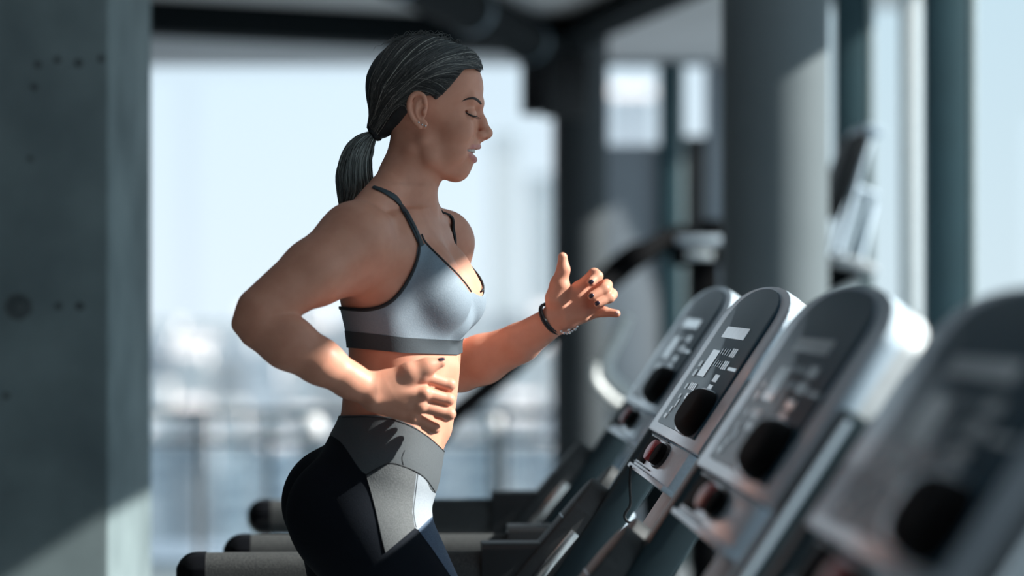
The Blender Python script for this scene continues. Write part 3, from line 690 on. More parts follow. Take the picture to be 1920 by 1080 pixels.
HEAD += sym(lambda s: cone((893, 17*s, 217), (874, 46*s, 211.5), 2.0, 1.8, 2.0, 'd')) 
HEAD += [ell((895, 0, 287), (20, 22, 7.5), 3, 'd'), ell((879, 0, 283.6), (21, 42, 4.6), 2.5, 'd')]
HEAD += LIP(((898, 2, 275.2, 4.0), (893.5, 12, 274.8, 3.9), (886, 25, 276.5, 3.6), (872, 38, 279.8, 2.2)))
HEAD += LIP(((889.5, 3, 299.6, 5.6), (887, 13, 297.6, 5.2), (881, 26, 291.6, 4.2), (871.5, 38, 283.0, 2.2)))
HEAD += sym(lambda s: ell((863, 41*s, 275), (7, 5, 9), 9))
# neck and shoulders' slope
NECK = [cone((781, 0, 262), (772, 0, 320), 49, 50, 14), cone((772, 0, 320), (758, 2, 400), 50, 62, 18)]
NECK += [cone((772, -40, 285), (806, -8, 394), 11, 9, 18), cone((772, 40, 285), (812, 14, 394), 11, 9, 18)]
NECK += [cone((746, -22, 335), P(668, 424, -165), 34, 36, 26), cone((752, 28, 335), P(812, 424, 160), 32, 32, 26)]
NECK += [cone((803, -12, 404), P(720, 418, -165), 9, 12, 16), cone((815, 14, 404), P(846, 420, 150), 9, 12, 16)]
# torso
TORSO = [loft([(396, 762, 0, 48, 110, 16), (430, 756, 0, 76, 160, 16), (475, 748, 0, 92, 168, 16), (525, 746, 0, 98, 168, 16), (575, 750, 0, 97, 163, 16),
               (620, 757, 0, 95, 157, 16), (660, 760, 0, 95, 152, 16), (700, 757, 0, 98, 148, 14), (740, 751, 0, 101, 149, 12), (780, 743, 0, 102, 156, 6),
               (820, 727, 0, 108, 168, 0), (860, 713, 0, 115, 180, -4), (900, 702, 0, 118, 186, -6), (940, 694, 0, 114, 184, -6), (985, 692, 0, 106, 176, -6),
               (1030, 690, 0, 90, 160, -6), (1075, 690, 0, 60, 130, -6)], 14)]
TORSO += [ell((822, -72, 562), (61, 66, 58), 46), ell((855, 34, 562), (54, 62, 58), 34),
          ell((808, -72, 520), (46, 62, 60), 36), ell((842, 34, 520), (42, 56, 58), 26), ell((838, -20, 600), (42, 46, 36), 20)]
TORSO += [cone((835, -30, 690), (822, -28, 800), 22, 22, 30)]
TORSO += [ell((652, -92, 955), (106, 92, 108), 30), ell((628, 92, 950), (106, 92, 108), 30)]
# near arm
ARMN = [ell(P(664, 452, -182), (66, 56, 66), 30), cone(P(664, 452, -186), P(588, 510, -240), 62, 58, 24), cone(P(588, 510, -240), P(488, 582, -285), 58, 43, 12),
        cone(P(676, 500, -150), P(600, 520, -225), 50, 44, 24), cone(P(735, 470, -120), P(668, 470, -175), 46, 50, 24),
        ell(P(464, 602, -292), (25, 28, 27), 12), ell(P(449, 609, -292), (13, 14, 14), 10),
        cone(P(488, 612, -288), P(540, 642, -288), 42, 46, 7), cone(P(540, 642, -288), P(600, 678, -280), 46, 39, 18), cone(P(600, 678, -280), P(655, 713, -262), 39, 31, 16),
        cone(P(655, 713, -262), P(702, 735, -245), 31, 29, 12), ell(P(698, 748, -268), (11, 8, 10), 9)]
# far arm
ARMF = [ell(P(836, 455, 165), (48, 52, 58), 26), cone(P(836, 455, 170), P(805, 690, 330), 54, 46, 20), cone(P(805, 690, 330), P(860, 688, 305), 46, 48, 14),
        cone(P(860, 688, 305), P(905, 674, 285), 48, 48, 14), cone(P(905, 674, 285), P(975, 643, 245), 48, 38, 14), cone(P(975, 643, 245), P(1040, 600, 200), 38, 29, 12)]
# near hand, back towards the camera
def hand(ch, k): 
    out = []
    for pts, rad in ch: out += chain([P(*p) for p in pts], rad, k)
    return out
HN_F = [([(793, 706, -240), (843, 721, -222), (838, 730, -190), (822, 731, -172)], [12.5, 10.8, 9.6, 8]),
        ([(797, 737, -242), (841, 749, -224), (834, 756, -192), (817, 755, -175)], [12.5, 10.8, 9.6, 8]),
        ([(790, 761, -236), (843, 776, -222), (836, 781, -192), (820, 778, -175)], [12, 10.6, 9.4, 8]),
        ([(777, 783, -226), (815, 803, -214), (808, 806, -190), (796, 800, -176)], [10.6, 9.4, 8.4, 7.4])]
HN_T = [([(730, 716, -246), (768, 697, -252), (800, 687, -248), (826, 680, -242)], [19, 13.5, 11.4, 9.4])]
HN_M = [([(706, 722, -246), (791, 707, -240)], [24, 14]), ([(706, 732, -248), (795, 738, -242)], [24, 14.5]), ([(704, 742, -244), (788, 761, -236)], [24, 14]), ([(702, 750, -238), (775, 783, -226)], [22, 12.5]),
        ([(735, 735, -232), (780, 745, -222)], [20, 16])]
HANDN = hand(HN_M, 10) + hand(HN_T, 18) + hand(HN_F, 4.5)
HANDN += [ell(P(u, v, d), (8, 6, 8), 8) for u, v, d in ((790, 705, -249), (795, 737, -252), (788, 761, -246), (775, 783, -236))]
# far hand, open palm towards the camera, fingers curled
HF_F = [([(1088, 540, 196), (1114, 514, 186), (1120, 518, 166), (1108, 529, 152)], [13.5, 11.2, 10.4, 8.6]),
        ([(1101, 555, 196), (1137, 535, 184), (1134, 542, 162), (1110, 555, 150)], [13.5, 11.2, 10.4, 8.6]),
        ([(1110, 571, 196), (1147, 552, 184), (1143, 558, 164), (1121, 569, 152)], [13, 10.6, 9.8, 8.2]),
        ([(1106, 587, 198), (1134, 585, 190), (1156, 588, 182)], [11.5, 9.2, 7.6])]
HF_T = [([(1042, 558, 190), (1048, 532, 182), (1056, 506, 176), (1055, 482, 173)], [20, 14.5, 10.6, 9.2])]
HF_M = [([(1046, 588, 200), (1086, 541, 198)], [24, 15]), ([(1048, 594, 202), (1099, 556, 200)], [22, 15]), ([(1050, 598, 202), (1107, 572, 200)], [22, 15]), ([(1052, 602, 200), (1104, 588, 198)], [20, 13]),
        ([(1046, 560, 182), (1054, 540, 178)], [20, 14]), ([(1062, 597, 186), (1092, 592, 186)], [17, 12])]
HANDF = hand(HF_M, 12) + [ell(P(1074, 569, 194), (40, 18, 24), 16, 'u', ('D', -38))] + hand(HF_T, 14) + hand(HF_F, 5.0) + [ell(P(1072, 562, 158), (16, 17, 14), 12, 'd')]
# legs
LEGS = [cone((690, -92, 985), (965, -100, 1470), 118, 66, 22), cone((965, -100, 1470), (960, -98, 1540), 64, 58, 14), cone((952, -98, 1560), (930, -95, 2072), 60, 30, 18), ell((925, -96, 1700), (56, 52, 130), 20),
        cone((668, 92, 985), (715, 92, 1500), 116, 64, 22), cone((715, 92, 1500), (430, 90, 1960), 60, 30, 18), ell((630, 92, 1620), (60, 52, 110), 20, 'u', ('D', 30))]
# ears
def ear(s):
    y = -80*s if s > 0 else 80
    o = [ell((788, y, 210), (16, 4.5, 28), 3, 'u', ('D', 12)), ell((796, y, 238), (8.5, 4.5, 9), 4)]
    rim = [(q.x, q.y) for q in spline([(a, b, 0) for a, b in [(800, 200), (797, 187), (786, 181), (775, 187), (770, 202), (773, 220), (781, 234), (790, 243)]], 4)]
    for a, b in zip(rim, rim[1:]): o.append(cone((a[0], y-3*s, a[1]), (b[0], y-3*s, b[1]), 4.2, 4.2, 2.0))
    ah = [(q.x, q.y) for q in spline([(a, b, 0) for a, b in [(792, 193), (785, 200), (783, 215), (789, 228)]], 3)]
    for a, b in zip(ah, ah[1:]): o.append(cone((a[0], y-2*s, a[1]), (b[0], y-2*s, b[1]), 3.0, 3.0, 2.0))
    o.append(ell((793, y-5*s, 215), (6.5, 6, 12), 3, 'd', ('D', 10))); o.append(ell((798, y-2*s, 216), (4, 4, 6), 3))
    return o
EARS = ear(1) + ear(-1)
UPPER = TORSO+NECK+ARMN+ARMF+HANDN+HANDF
BODY = HEAD+UPPER+EARS+LEGS
boxes = [((668, -135, 45), (940, 135, 350), 1.45, HEAD+EARS+NECK),
         (tuple(P(700, 650, -330)), (862, -150, 825), 1.45, UPPER+LEGS),
         (tuple(P(1030, 462, 120)), (1215, 270, 672), 1.45, ARMF+HANDF)]
def inside(p, lo, hi, m): return ((p > np.array(lo)+m) & (p < np.array(hi)-m)).all(1)
mv, mf, off = [], [], 0
coarse = Grid((400, -370, 330), (1110, 420, 1092), 3.0, UPPER+LEGS)
cv, cf = coarse.mesh(); cc = cv[cf].mean(1); keep = np.ones(len(cf), bool)
for lo, hi, h, pr in boxes:
    keep &= ~inside(cc, lo, hi, 5.0)
keep &= ~((cc[:, 0] > 1036) & (cc[:, 1] > 115)) & (cc[:, 2] < 1089)
parts_ = [compact(cv, cf[keep])]
for lo, hi, h, pr in boxes:
    v, f = Grid(np.array(lo)-3*h, np.array(hi)+3*h, h, pr).mesh(); c = v[f].mean(1)
    if lo[1] == boxes[1][0][1] : f = f[inside(c, lo, hi, 0) ]
    else: f = f[inside(c, lo, hi, 0)]
    parts_.append(compact(v, f))
leg_v, leg_f = Grid((380, -220, 1086), (1120, 220, 2110), 7.0, LEGS+TORSO).mesh()
parts_.append((leg_v, leg_f))
for v, f in parts_: mv.append(v); mf.append(f+off); off += len(v)
mv = np.concatenate(mv); mf = np.concatenate(mf)
ORI = Vector((0.0, Y0-95/S_, 0.19))
def loc(p): return toW(p)-np.array(ORI)
def np_mesh(name, v, f, m, parent=None, smooth=True, col=None):
    me = bpy.data.meshes.new(name); v = np.ascontiguousarray(v, dtype=np.float32); f = np.ascontiguousarray(f, dtype=np.int32); k = f.shape[1]
    me.vertices.add(len(v)); me.vertices.foreach_set('co', v.ravel()); me.loops.add(f.size); me.loops.foreach_set('vertex_index', f.ravel())
    me.polygons.add(len(f)); me.polygons.foreach_set('loop_start', np.arange(0, f.size, k, dtype=np.int32)); me.update(calc_edges=True)
    me.validate()
    if col is not None:
        a = me.color_attributes.new('tint', 'FLOAT_COLOR', 'POINT'); a.data.foreach_set('color', np.ascontiguousarray(col, dtype=np.float32).ravel())
    return link(name, me, m, parent, smooth)
# skin with tinted lips and a little redness
def skin_mat():
    m = mat('skin', (0.74, 0.345, 0.235), 0.46, noise=(0.68, 0.30, 0.20), scale=35, sss=0.12, spec=0.3, detail=3)
    nt = m.node_tree; b = nt.nodes['Principled BSDF']; src = b.inputs['Base Color'].links[0].from_socket
    at_ = nt.nodes.new('ShaderNodeAttribute'); at_.attribute_name = 'tint'
    mx = nt.nodes.new('ShaderNodeMix'); mx.data_type = 'RGBA'; nt.links.new(at_.outputs['Fac'], mx.inputs[0]); nt.links.new(src, mx.inputs[6]); mx.inputs[7].default_value = (0.66, 0.28, 0.26, 1)
    nt.links.new(mx.outputs[2], b.inputs['Base Color']); return m
M['skin'] = skin_mat()
lipp = LIP(((898, 2, 275.2, 4.0), (893.5, 12, 274.8, 3.9), (886, 25, 276.5, 3.6), (872, 38, 279.8, 2.2)))
lipp += LIP(((889.5, 3, 299.6, 5.6), (887, 13, 297.6, 5.2), (881, 26, 291.6, 4.2), (871.5, 38, 283.0, 2.2)))
tint = np.zeros(len(mv)); hm = (mv[:, 2] < 320) & (mv[:, 2] > 262) & (mv[:, 0] > 860)
tint[hm] = np.clip(1-field(lipp, mv[hm])/1.6, 0, 1)*0.9
tint[hm & (mv[:, 2] < 270)] = 0
col = np.stack([tint]*3+[np.ones(len(mv))], 1)
person = np_mesh('person', loc(mv), mf[:, ::-1] if False else mf, M['skin'], None, True, col)
person.location = ORI
tag(person, 'woman in grey sports bra and dark leggings running in profile, ponytail, smiling', 'person')

# ---- clothes: cut from the offset body surface
M['bra'] = mat('bra_fabric', (0.25, 0.30, 0.355), 0.75, noise=(0.215, 0.262, 0.315), scale=600, bump=0.15)
M['bra_band'] = mat('bra_band_fabric', (0.048, 0.06, 0.072), 0.8, noise=(0.045, 0.055, 0.066), scale=600, bump=0.15)
M['piping'] = mat('black_piping', (0.010, 0.012, 0.016), 0.6)
M['strap'] = mat('strap_fabric', (0.03, 0.045, 0.055), 0.65, scale=500)
M['tights'] = mat('tights_fabric', (0.005, 0.007, 0.012), 0.85, noise=(0.008, 0.011, 0.018), scale=900, bump=0.2, spec=0.2)
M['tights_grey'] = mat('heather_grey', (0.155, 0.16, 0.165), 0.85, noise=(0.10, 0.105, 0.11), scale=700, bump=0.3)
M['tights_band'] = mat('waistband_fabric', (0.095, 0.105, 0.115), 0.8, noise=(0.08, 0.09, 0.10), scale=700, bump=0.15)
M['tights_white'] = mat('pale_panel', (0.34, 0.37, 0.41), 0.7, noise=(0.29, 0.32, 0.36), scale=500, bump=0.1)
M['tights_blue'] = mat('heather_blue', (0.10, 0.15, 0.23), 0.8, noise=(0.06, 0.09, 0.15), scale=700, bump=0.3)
tv, tf = Grid((480, -230, 330), (960, 260, 1092), 3.0, TORSO+NECK+ARMN[:1]+ARMN[3:5]+ARMF[:1]+LEGS).mesh()
tn = vnormals(tv, tf); ttri = tris(tf)
if (tn[:, 1]*np.sign(tv[:, 1])).mean() < 0: tn = -tn
def cloth(name, reg, off, m, parent, sel=None, base=None):
    v, n, t = (tv, tn, ttri) if base is None else base
    g0 = reg(v)
    use = (g0[t] < 12).all(1)
    if sel is not None: use &= sel(v)[t].all(1)
    used, inv = np.unique(t[use].ravel(), return_inverse=True)
    vv = v[used]+n[used]*off
    cvv, ct = clip_tris(vv, inv.reshape(-1, 3), reg(vv))
    o = np_mesh(name, loc(cvv), ct, m, parent, True)
    return o
CY = math.radians(14); CU = 752.0
def mirror(v):
    """fold the far half of the chest onto the near half"""
    x, y = v[:, 0]-CU, v[:, 1]; f = x*math.cos(CY)-y*math.sin(CY); l = -np.abs(x*math.sin(CY)+y*math.cos(CY)-LC)+LC
    o = v.copy(); o[:, 0] = CU+f*math.cos(CY)+l*math.sin(CY); o[:, 1] = -f*math.sin(CY)+l*math.cos(CY); return o
LC = 0.0
arm_edge = smooth_poly([(600, 572), (646, 577), (690, 580), (728, 568), (757, 537), (777, 497), (784, 462)])
neck_edge = smooth_poly([(797, 457), (829, 489), (858, 518), (880, 547), (890, 572)])
cup_poly = arm_edge + neck_edge + [(960, 590), (960, 640), (866, 640), (760, 634), (655, 622), (600, 618)]
band_poly = [(600, 617), (655, 621), (760, 633), (866, 639), (960, 640), (960, 668), (866, 665), (760, 662), (655, 652), (600, 648)]
def notarm(v): return (v[:, 2] > 430)
bra = cloth('sports_bra', lambda v: polysd(cup_poly, proj(mirror(v))), 2.6, M['bra'], person, notarm)
cloth('underband', lambda v: polysd(band_poly, proj(mirror(v))), 3.6, M['bra_band'], bra, notarm)
TS = TORSO+NECK
def surf_line(uv, off, prims=None):
    prims = prims or (TORSO+NECK+ARMN[:1]+ARMN[3:5]); p = raycast(prims, uv); e = 1.5
    n = np.stack([field(prims, p+np.eye(3)[i]*e)-field(prims, p-np.eye(3)[i]*e) for i in range(3)], 1); n /= np.linalg.norm(n, axis=1, keepdims=True)+1e-9
    return p+n*off, n
def ribbon(name, uv, width, off, m, parent, thick=2.0, prims=None, mir=False, k=8, fold=False):
    uv = [(q.x, q.y) for q in spline([(a, b, 0) for a, b in uv], k)]
    p, n = surf_line(uv, off, prims)
    if fold:
        ok = ((p[:, 0]-CU)*math.sin(CY)+p[:, 1]*math.cos(CY)) <= -2.5; p, n = p[ok], n[ok]
    if mir:
        x, y = p[:, 0]-CU, p[:, 1]; f = x*math.cos(CY)-y*math.sin(CY); l = 2*LC-(x*math.sin(CY)+y*math.cos(CY))
        p[:, 0] = CU+f*math.cos(CY)+l*math.sin(CY); p[:, 1] = -f*math.sin(CY)+l*math.cos(CY)
        x, y = n[:, 0].copy(), n[:, 1].copy(); f = x*math.cos(CY)-y*math.sin(CY); l = -(x*math.sin(CY)+y*math.cos(CY)); n[:, 0] = f*math.cos(CY)+l*math.sin(CY); n[:, 1] = -f*math.sin(CY)+l*math.cos(CY)
        pm = TORSO+NECK+ARMF[:1]
        for _ in range(4):
            p = p-n*(field(pm, p)-off)[:, None]
    w = width if hasattr(width, '__len__') else [width]*len(p); w = np.interp(np.linspace(0, 1, len(p)), np.linspace(0, 1, len(w)), w)
    V, Fc = [], []
    for i in range(len(p)):
        t = p[min(i+1, len(p)-1)]-p[max(i-1, 0)]; t /= np.linalg.norm(t)+1e-9; b = np.cross(n[i], t); b /= np.linalg.norm(b)+1e-9
        for a in range(8):
            c, s = math.cos(2*math.pi*a/8), math.sin(2*math.pi*a/8); V.append(p[i]+b*c*w[i]/2+n[i]*s*thick/2)
    for i in range(len(p)-1):
        for a in range(8): Fc.append((i*8+a, i*8+(a+1) % 8, (i+1)*8+(a+1) % 8, (i+1)*8+a))
    Fq = np.array(Fc); o = np_mesh(name, loc(np.array(V)), Fq, m, parent, True); return o
for mir in (False, True):
    ribbon('strap', [(700, 352), (722, 361), (745, 377), (766, 411), (780, 440), (789, 462)], [10, 13, 15, 17, 19, 16], 2.5, M['strap'], bra, 3.0, mir=mir)
    ribbon('piping', [(640, 577), (690, 580), (728, 568), (757, 537), (777, 497), (784, 462), (775, 432), (757, 400)], [7, 7, 7, 7, 6.5, 6, 5, 4], 3.5, M['piping'], bra, 3.5, mir=mir)
    ribbon('piping', [(788, 440), (797, 457), (829, 489), (858, 518), (880, 547), (890, 572)], [4, 4, 4, 4, 4], 3.2, M['piping'], bra, 3.2, mir=mir, fold=True)
# leggings
def waist_v(u): return np.interp(u, [560, 645, 704, 739, 774, 805, 832, 870], [782, 779, 778, 784, 798, 819, 844, 880])
allb = np.ones(1)
def hipsel(v): return v[:, 2] > 730
lg = cloth('leggings', lambda v: waist_v(proj(v)[:, 0])-proj(v)[:, 1], 2.2, M['tights'], person, hipsel)
ln = vnormals(leg_v, leg_f)
if (ln[:, 1]*np.sign(leg_v[:, 1]-np.where(leg_v[:, 1] > 0, 92, -95))).mean() < 0: ln = -ln
np_mesh('leggings_leg', loc(leg_v+ln*2.2), leg_f, M['tights'], lg, True)
near = lambda v: hipsel(v) & (v[:, 1] < 60)
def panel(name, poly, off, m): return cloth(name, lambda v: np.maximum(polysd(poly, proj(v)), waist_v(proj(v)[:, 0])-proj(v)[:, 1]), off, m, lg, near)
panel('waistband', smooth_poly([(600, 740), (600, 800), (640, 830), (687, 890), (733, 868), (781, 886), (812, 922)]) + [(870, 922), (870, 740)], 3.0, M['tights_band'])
panel('hip_panel', [(687, 891)] + smooth_poly([(687, 891), (733, 869), (781, 887)]) + smooth_poly([(781, 887), (776, 930), (773, 960), (778, 990)]) + [(722, 1037), (705, 960)], 3.0, M['tights_grey'])  # grey area tapering to a point, near-black below its slanted lower edge
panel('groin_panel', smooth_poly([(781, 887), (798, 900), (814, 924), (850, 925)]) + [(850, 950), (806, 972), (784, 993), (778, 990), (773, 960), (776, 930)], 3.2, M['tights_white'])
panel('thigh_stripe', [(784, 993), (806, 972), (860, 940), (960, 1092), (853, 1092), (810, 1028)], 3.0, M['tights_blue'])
for (pl, w) in (([(687, 891), (696, 925), (705, 962), (713, 1000), (722, 1036)], 2.5), ([(687, 891), (710, 877), (733, 869), (760, 876), (781, 886), (798, 900), (812, 920)], 2.2),
                ([(781, 888), (776, 930), (773, 960), (778, 990)], 2.0), ([(645, 783), (704, 782), (739, 788), (774, 802), (805, 823), (830, 846)], 1.8),
                ([(755, 872), (753, 858), (758, 845)], 1.4)):
    ribbon('seam', pl, w, 3.2, M['piping'], lg, 1.6, TORSO+LEGS)
# ---- hair
M['hair'] = mat('hair_base', (0.016, 0.018, 0.021), 0.5, noise=(0.03, 0.032, 0.034), scale=60, detail=2)
def strand_mat(name):
    m = bpy.data.materials.new(name); m.use_nodes = True; nt = m.node_tree; b = nt.nodes['Principled BSDF']
    a = nt.nodes.new('ShaderNodeAttribute'); a.attribute_name = 'tint'; nt.links.new(a.outputs['Color'], b.inputs['Base Color'])
    b.inputs['Roughness'].default_value = 0.38; b.inputs['Specular IOR Level'].default_value = 0.6; return m
M['strand'] = strand_mat('hair_strands')
HAIR = [ell((794, 0, 162), (108, 82, 95), 8), cone((750, 0, 185), (714, 0, 236), 62, 24, 24), ell((868, 0, 124), (33, 52, 34), 16), ell((812, 0, 150), (92, 86, 66), 14)]
hair_poly = [(906, 130), (899, 137), (888, 131), (874, 131), (861, 148), (845, 168), (829, 184), (819, 193), (812, 186), (800, 179), (786, 178), (774, 183), (766, 198), (767, 216), (752, 236), (736, 254), (722, 266), (700, 266), (676, 240), (640, 180), (640, 30), (930, 30), (930, 120)]
HG = Grid((660, -110, 50), (930, 110, 285), 2.2, HAIR)
_g = np.stack(np.meshgrid(HG.ax[0], HG.ax[2], indexing='ij'), -1).reshape(-1, 2)
_s = polysd(hair_poly, _g).reshape(len(HG.ax[0]), 1, len(HG.ax[2]))
HG.val = smax(HG.val, _s.astype(np.float32), 7.0)
hv, hf = HG.mesh(); hair = np_mesh('hair', loc(hv), hf, M['hair'], person)
rs = np.random.RandomState(5)
def strands(name, paths, rads, cols, m, parent, n=3):
    V, Fc, C = [], [], []
    for p, r, c in zip(paths, rads, cols):
        p = np.asarray(p); k = len(p); b0 = len(V)
        t = np.gradient(p, axis=0); t /= np.linalg.norm(t, axis=1, keepdims=True)+1e-9
        ref = np.array([0.3, 0.9, 0.2]); a = np.cross(t, ref); a /= np.linalg.norm(a, axis=1, keepdims=True)+1e-9; b = np.cross(t, a)
        rr = r*np.minimum(1, np.minimum(np.linspace(0.35, 3, k), np.linspace(4, 0.3, k)))
        for i in range(k):
            for j in range(n):
                th = 2*math.pi*j/n; V.append(p[i]+(a[i]*math.cos(th)+b[i]*math.sin(th))*rr[i]); C.append((*c, 1))
        for i in range(k-1):
            for j in range(n): Fc.append((b0+i*n+j, b0+i*n+(j+1) % n, b0+(i+1)*n+(j+1) % n, b0+(i+1)*n+j))
    return np_mesh(name, loc(np.array(V)), np.array(Fc), m, parent, True, np.array(C))
def hcol():
    x = rs.rand()
    if x < 0.66: b = rs.uniform(0.010, 0.034); return (b*1.05, b*1.0, b*0.98)
    if x < 0.90: b = rs.uniform(0.045, 0.12); return (b*1.08, b*1.0, b*0.92)
    b = rs.uniform(0.18, 0.42); return (b*1.08, b, b*0.90)
HC = np.array([785.0, 0, 172.0]); TIE = np.array([706.0, 0, 243.0])
front = np.array([(900, 134), (889, 130), (874, 130), (861, 148), (845, 167), (830, 183), (812, 184), (797, 178), (778, 180), (767, 196), (766, 214)], float)
crown = np.array([(902, 126), (893, 106), (872, 88), (842, 76), (806, 68), (770, 71), (738, 86)], float)
NS = 1500; mid = rs.rand(NS) < 0.62; side = np.where(rs.rand(NS) < 0.80, -1.0, 1.0)
def along(poly, t):
    t = t*(len(poly)-1.001); i_ = t.astype(int); f_ = (t-i_)[:, None]; return poly[i_]*(1-f_)+poly[i_+1]*f_
q_ = np.where(mid[:, None], along(crown, rs.rand(NS)), along(front, rs.rand(NS)**0.8))
starts = np.zeros((NS, 3)); starts[:, 0] = q_[:, 0]; starts[:, 2] = q_[:, 1]
starts[mid, 1] = np.abs(rs.normal(0, 22, mid.sum()))*side[mid]; starts[mid, 2] += 8
sd = starts[~mid]; rc1 = raycast(HAIR, sd[:, [0, 2]]); sd[:, 1] = np.where(side[~mid] < 0, rc1[:, 1], -rc1[:, 1]); starts[~mid] = sd
K = 18; ts = np.linspace(0, 1, K)
d0 = starts-HC; d0 /= np.linalg.norm(d0, axis=1, keepdims=True)
tj = TIE+rs.normal(0, 1, (NS, 3))*np.array([4, 9, 5]); d1 = tj-HC; d1 /= np.linalg.norm(d1, axis=1, keepdims=True)
lift = rs.uniform(-0.8, 1.8, NS)
w_ = np.clip((starts[:, 0]-740)/150, 0, 1)[:, None]; jit = rs.uniform(-0.30, 0.06, NS)
cF = np.stack([0.05+0*jit, side*1.0, -0.28+jit], 1); cB = np.stack([-0.75+0*jit, side*0.75, -0.25+jit], 1); cc_ = w_*cF+(1-w_)*cB
low = (starts[:, 2] > 176) & (starts[:, 0] < 815) & ~mid; cc_[low] = np.stack([-0.3+0*jit, side, 0.12+0*jit], 1)[low]
alld = []
for t in ts:
    d = (1-t)**2*d0+2*t*(1-t)*cc_+t*t*d1; alld.append(d/np.linalg.norm(d, axis=1, keepdims=True))
D3 = np.stack(alld, 1).reshape(-1, 3); lo_ = np.full(len(D3), 20.0); hi_ = np.full(len(D3), 190.0)
for _ in range(18):
    md = (lo_+hi_)/2; f_ = field(HAIR, HC+D3*md[:, None]); lo_ = np.where(f_ < 0, md, lo_); hi_ = np.where(f_ < 0, hi_, md)
PT = (HC+D3*(lo_+np.repeat(lift, K))[:, None]).reshape(NS, K, 3)
strands('hair_strands', PT, rs.uniform(0.7, 1.5, NS), [hcol() for _ in range(NS)], M['strand'], hair)
# flyaway hairs over the crown
fly = []
for _ in range(95):
    u = rs.uniform(700, 890); q = HC+np.array([u-HC[0], rs.uniform(-35, 35), -150.0]); d = q-HC; d /= np.linalg.norm(d); a, b = 20.0, 190.0
    for _k in range(18):
        m_ = (a+b)/2
        if field(HAIR, (HC+d*m_)[None])[0] < 0: a = m_
        else: b = m_
    base = HC+d*a; L = rs.uniform(12, 38); dirn = rs.choice([-1, 1], p=[0.65, 0.35]); up = rs.uniform(3, 10); tw = rs.uniform(0.5, 3.0)
    fly.append([base+d*(up*math.sin(math.pi*x)*(1+0.4*math.sin(tw*6*x))-1)+np.array([dirn*L*x, 4*math.sin(5*x*tw), abs(u-790)/110*L*x*0.45*(1 if (dirn*(u-790)) > 0 else -1)]) for x in np.linspace(0, 1, 9)])
strands('flyaway_hair', fly, [0.42]*len(fly), [(0.10, 0.10, 0.095)]*len(fly), M['strand'], hair)
# ponytail
Lp = np.array([(694, 246), (672, 254), (652, 270), (638, 296), (630, 330), (632, 362), (637, 386)], float); Rp = np.array([(708, 254), (703, 266), (699, 285), (697, 305), (699, 330), (700, 350), (676, 376)], float)
pony = []; pcol = []
for _ in range(1200):
    s = rs.rand(); th = rs.uniform(0, 2*math.pi); r_ = math.sqrt(rs.rand()); w = 0.5+0.5*r_*math.cos(th); dd = r_*math.sin(th)
    c = Lp*(1-w)+Rp*w; depth = np.array([6, 14, 20, 24, 26, 24, 16])*dd
    n_ = 7 if rs.rand() < 0.75 else 6
    pts = spline([(c[i][0]+rs.normal(0, 0.8), depth[i]+rs.normal(0, .8), c[i][1]+(rs.normal(0, 5) if i == 6 else 0)) for i in range(n_)], 3)
    pony.append([tuple(q) for q in pts])
    x = rs.rand(); b = rs.uniform(0.03, 0.08) if x < 0.45 else (rs.uniform(0.08, 0.2) if x < 0.8 else rs.uniform(0.2, 0.42)); b *= 1.7; pcol.append((b*0.98, b*1.04, b*1.0))
pt = strands('ponytail', [np.array(p) for p in pony], rs.uniform(0.8, 1.5, len(pony)), pcol, M['strand'], hair)
pg = Grid((615, -45, 235), (720, 45, 400), 3.0, chain([(700, 0, 250), (680, 0, 270), (668, 0, 300), (664, 0, 335), (658, 0, 366)], [8, 12, 15, 17, 9], 10))
pv, pf = pg.mesh(); np_mesh('ponytail_core', loc(pv), pf, M['hair'], pt)
# hair tie: a gathered ring
tq = []; tf_ = []; na, nb = 36, 10; axd = np.array([-0.85, 0, 0.53]); e1 = np.array([0.53, 0, 0.85]); e2 = np.array([0, 1.0, 0])
for i in range(na):
    a = 2*math.pi*i/na; cd = e1*math.cos(a)+e2*math.sin(a); R0 = 13+1.2*math.sin(7*a)
    for j in range(nb):
        b = 2*math.pi*j/nb; rr = 8.0+1.5*math.sin(9*a+1.5*j); tq.append(np.array([702, 0, 246])+cd*(R0+rr*0.75*math.cos(b))+axd*rr*1.0*math.sin(b))
for i in range(na):
    for j in range(nb): tf_.append((i*nb+j, ((i+1) % na)*nb+j, ((i+1) % na)*nb+(j+1) % nb, i*nb+(j+1) % nb))
np_mesh('hair_tie', loc(np.array(tq)), np.array(tf_), M['piping'], hair)
# ---- face details
HD = HEAD+EARS
M['brow'] = mat('brow_hair', (0.035, 0.026, 0.024), 0.7, noise=(0.06, 0.045, 0.04), scale=900)
M['lash'] = mat('lash', (0.006, 0.006, 0.008), 0.5)
M['tooth'] = mat('tooth', (0.80, 0.78, 0.72), 0.25)
M['nail'] = mat('nail_polish', (0.035, 0.022, 0.04), 0.12, coat=0.6)
M['nail_pale'] = mat('nail_clear', (0.72, 0.42, 0.38), 0.2)
M['crystal'] = mat('crystal', (0.85, 0.86, 0.88), 0.08, metal=1.0)
ribbon('eyebrow', [(866, 190), (873, 186.5), (881, 184.5), (889, 184.5), (897, 189), (902, 195)], [1.0, 2.6, 3.8, 4.6, 5.0, 3.5], 0.3, M['brow'], person, 2.0, HD)
lash = ribbon('eyelashes', [(872.5, 210.2), (878, 213.6), (884, 216.6), (890, 218.2), (894.5, 218.0)], [1.4, 2.6, 3.4, 3.2, 1.8], 0.6, M['lash'], person, 2.2, HD)
lp, _n = surf_line([(876, 212.5), (879, 214.3), (882, 215.8), (885, 217), (888, 217.9), (891, 218.3), (893, 218.3)], 0.8, HD)
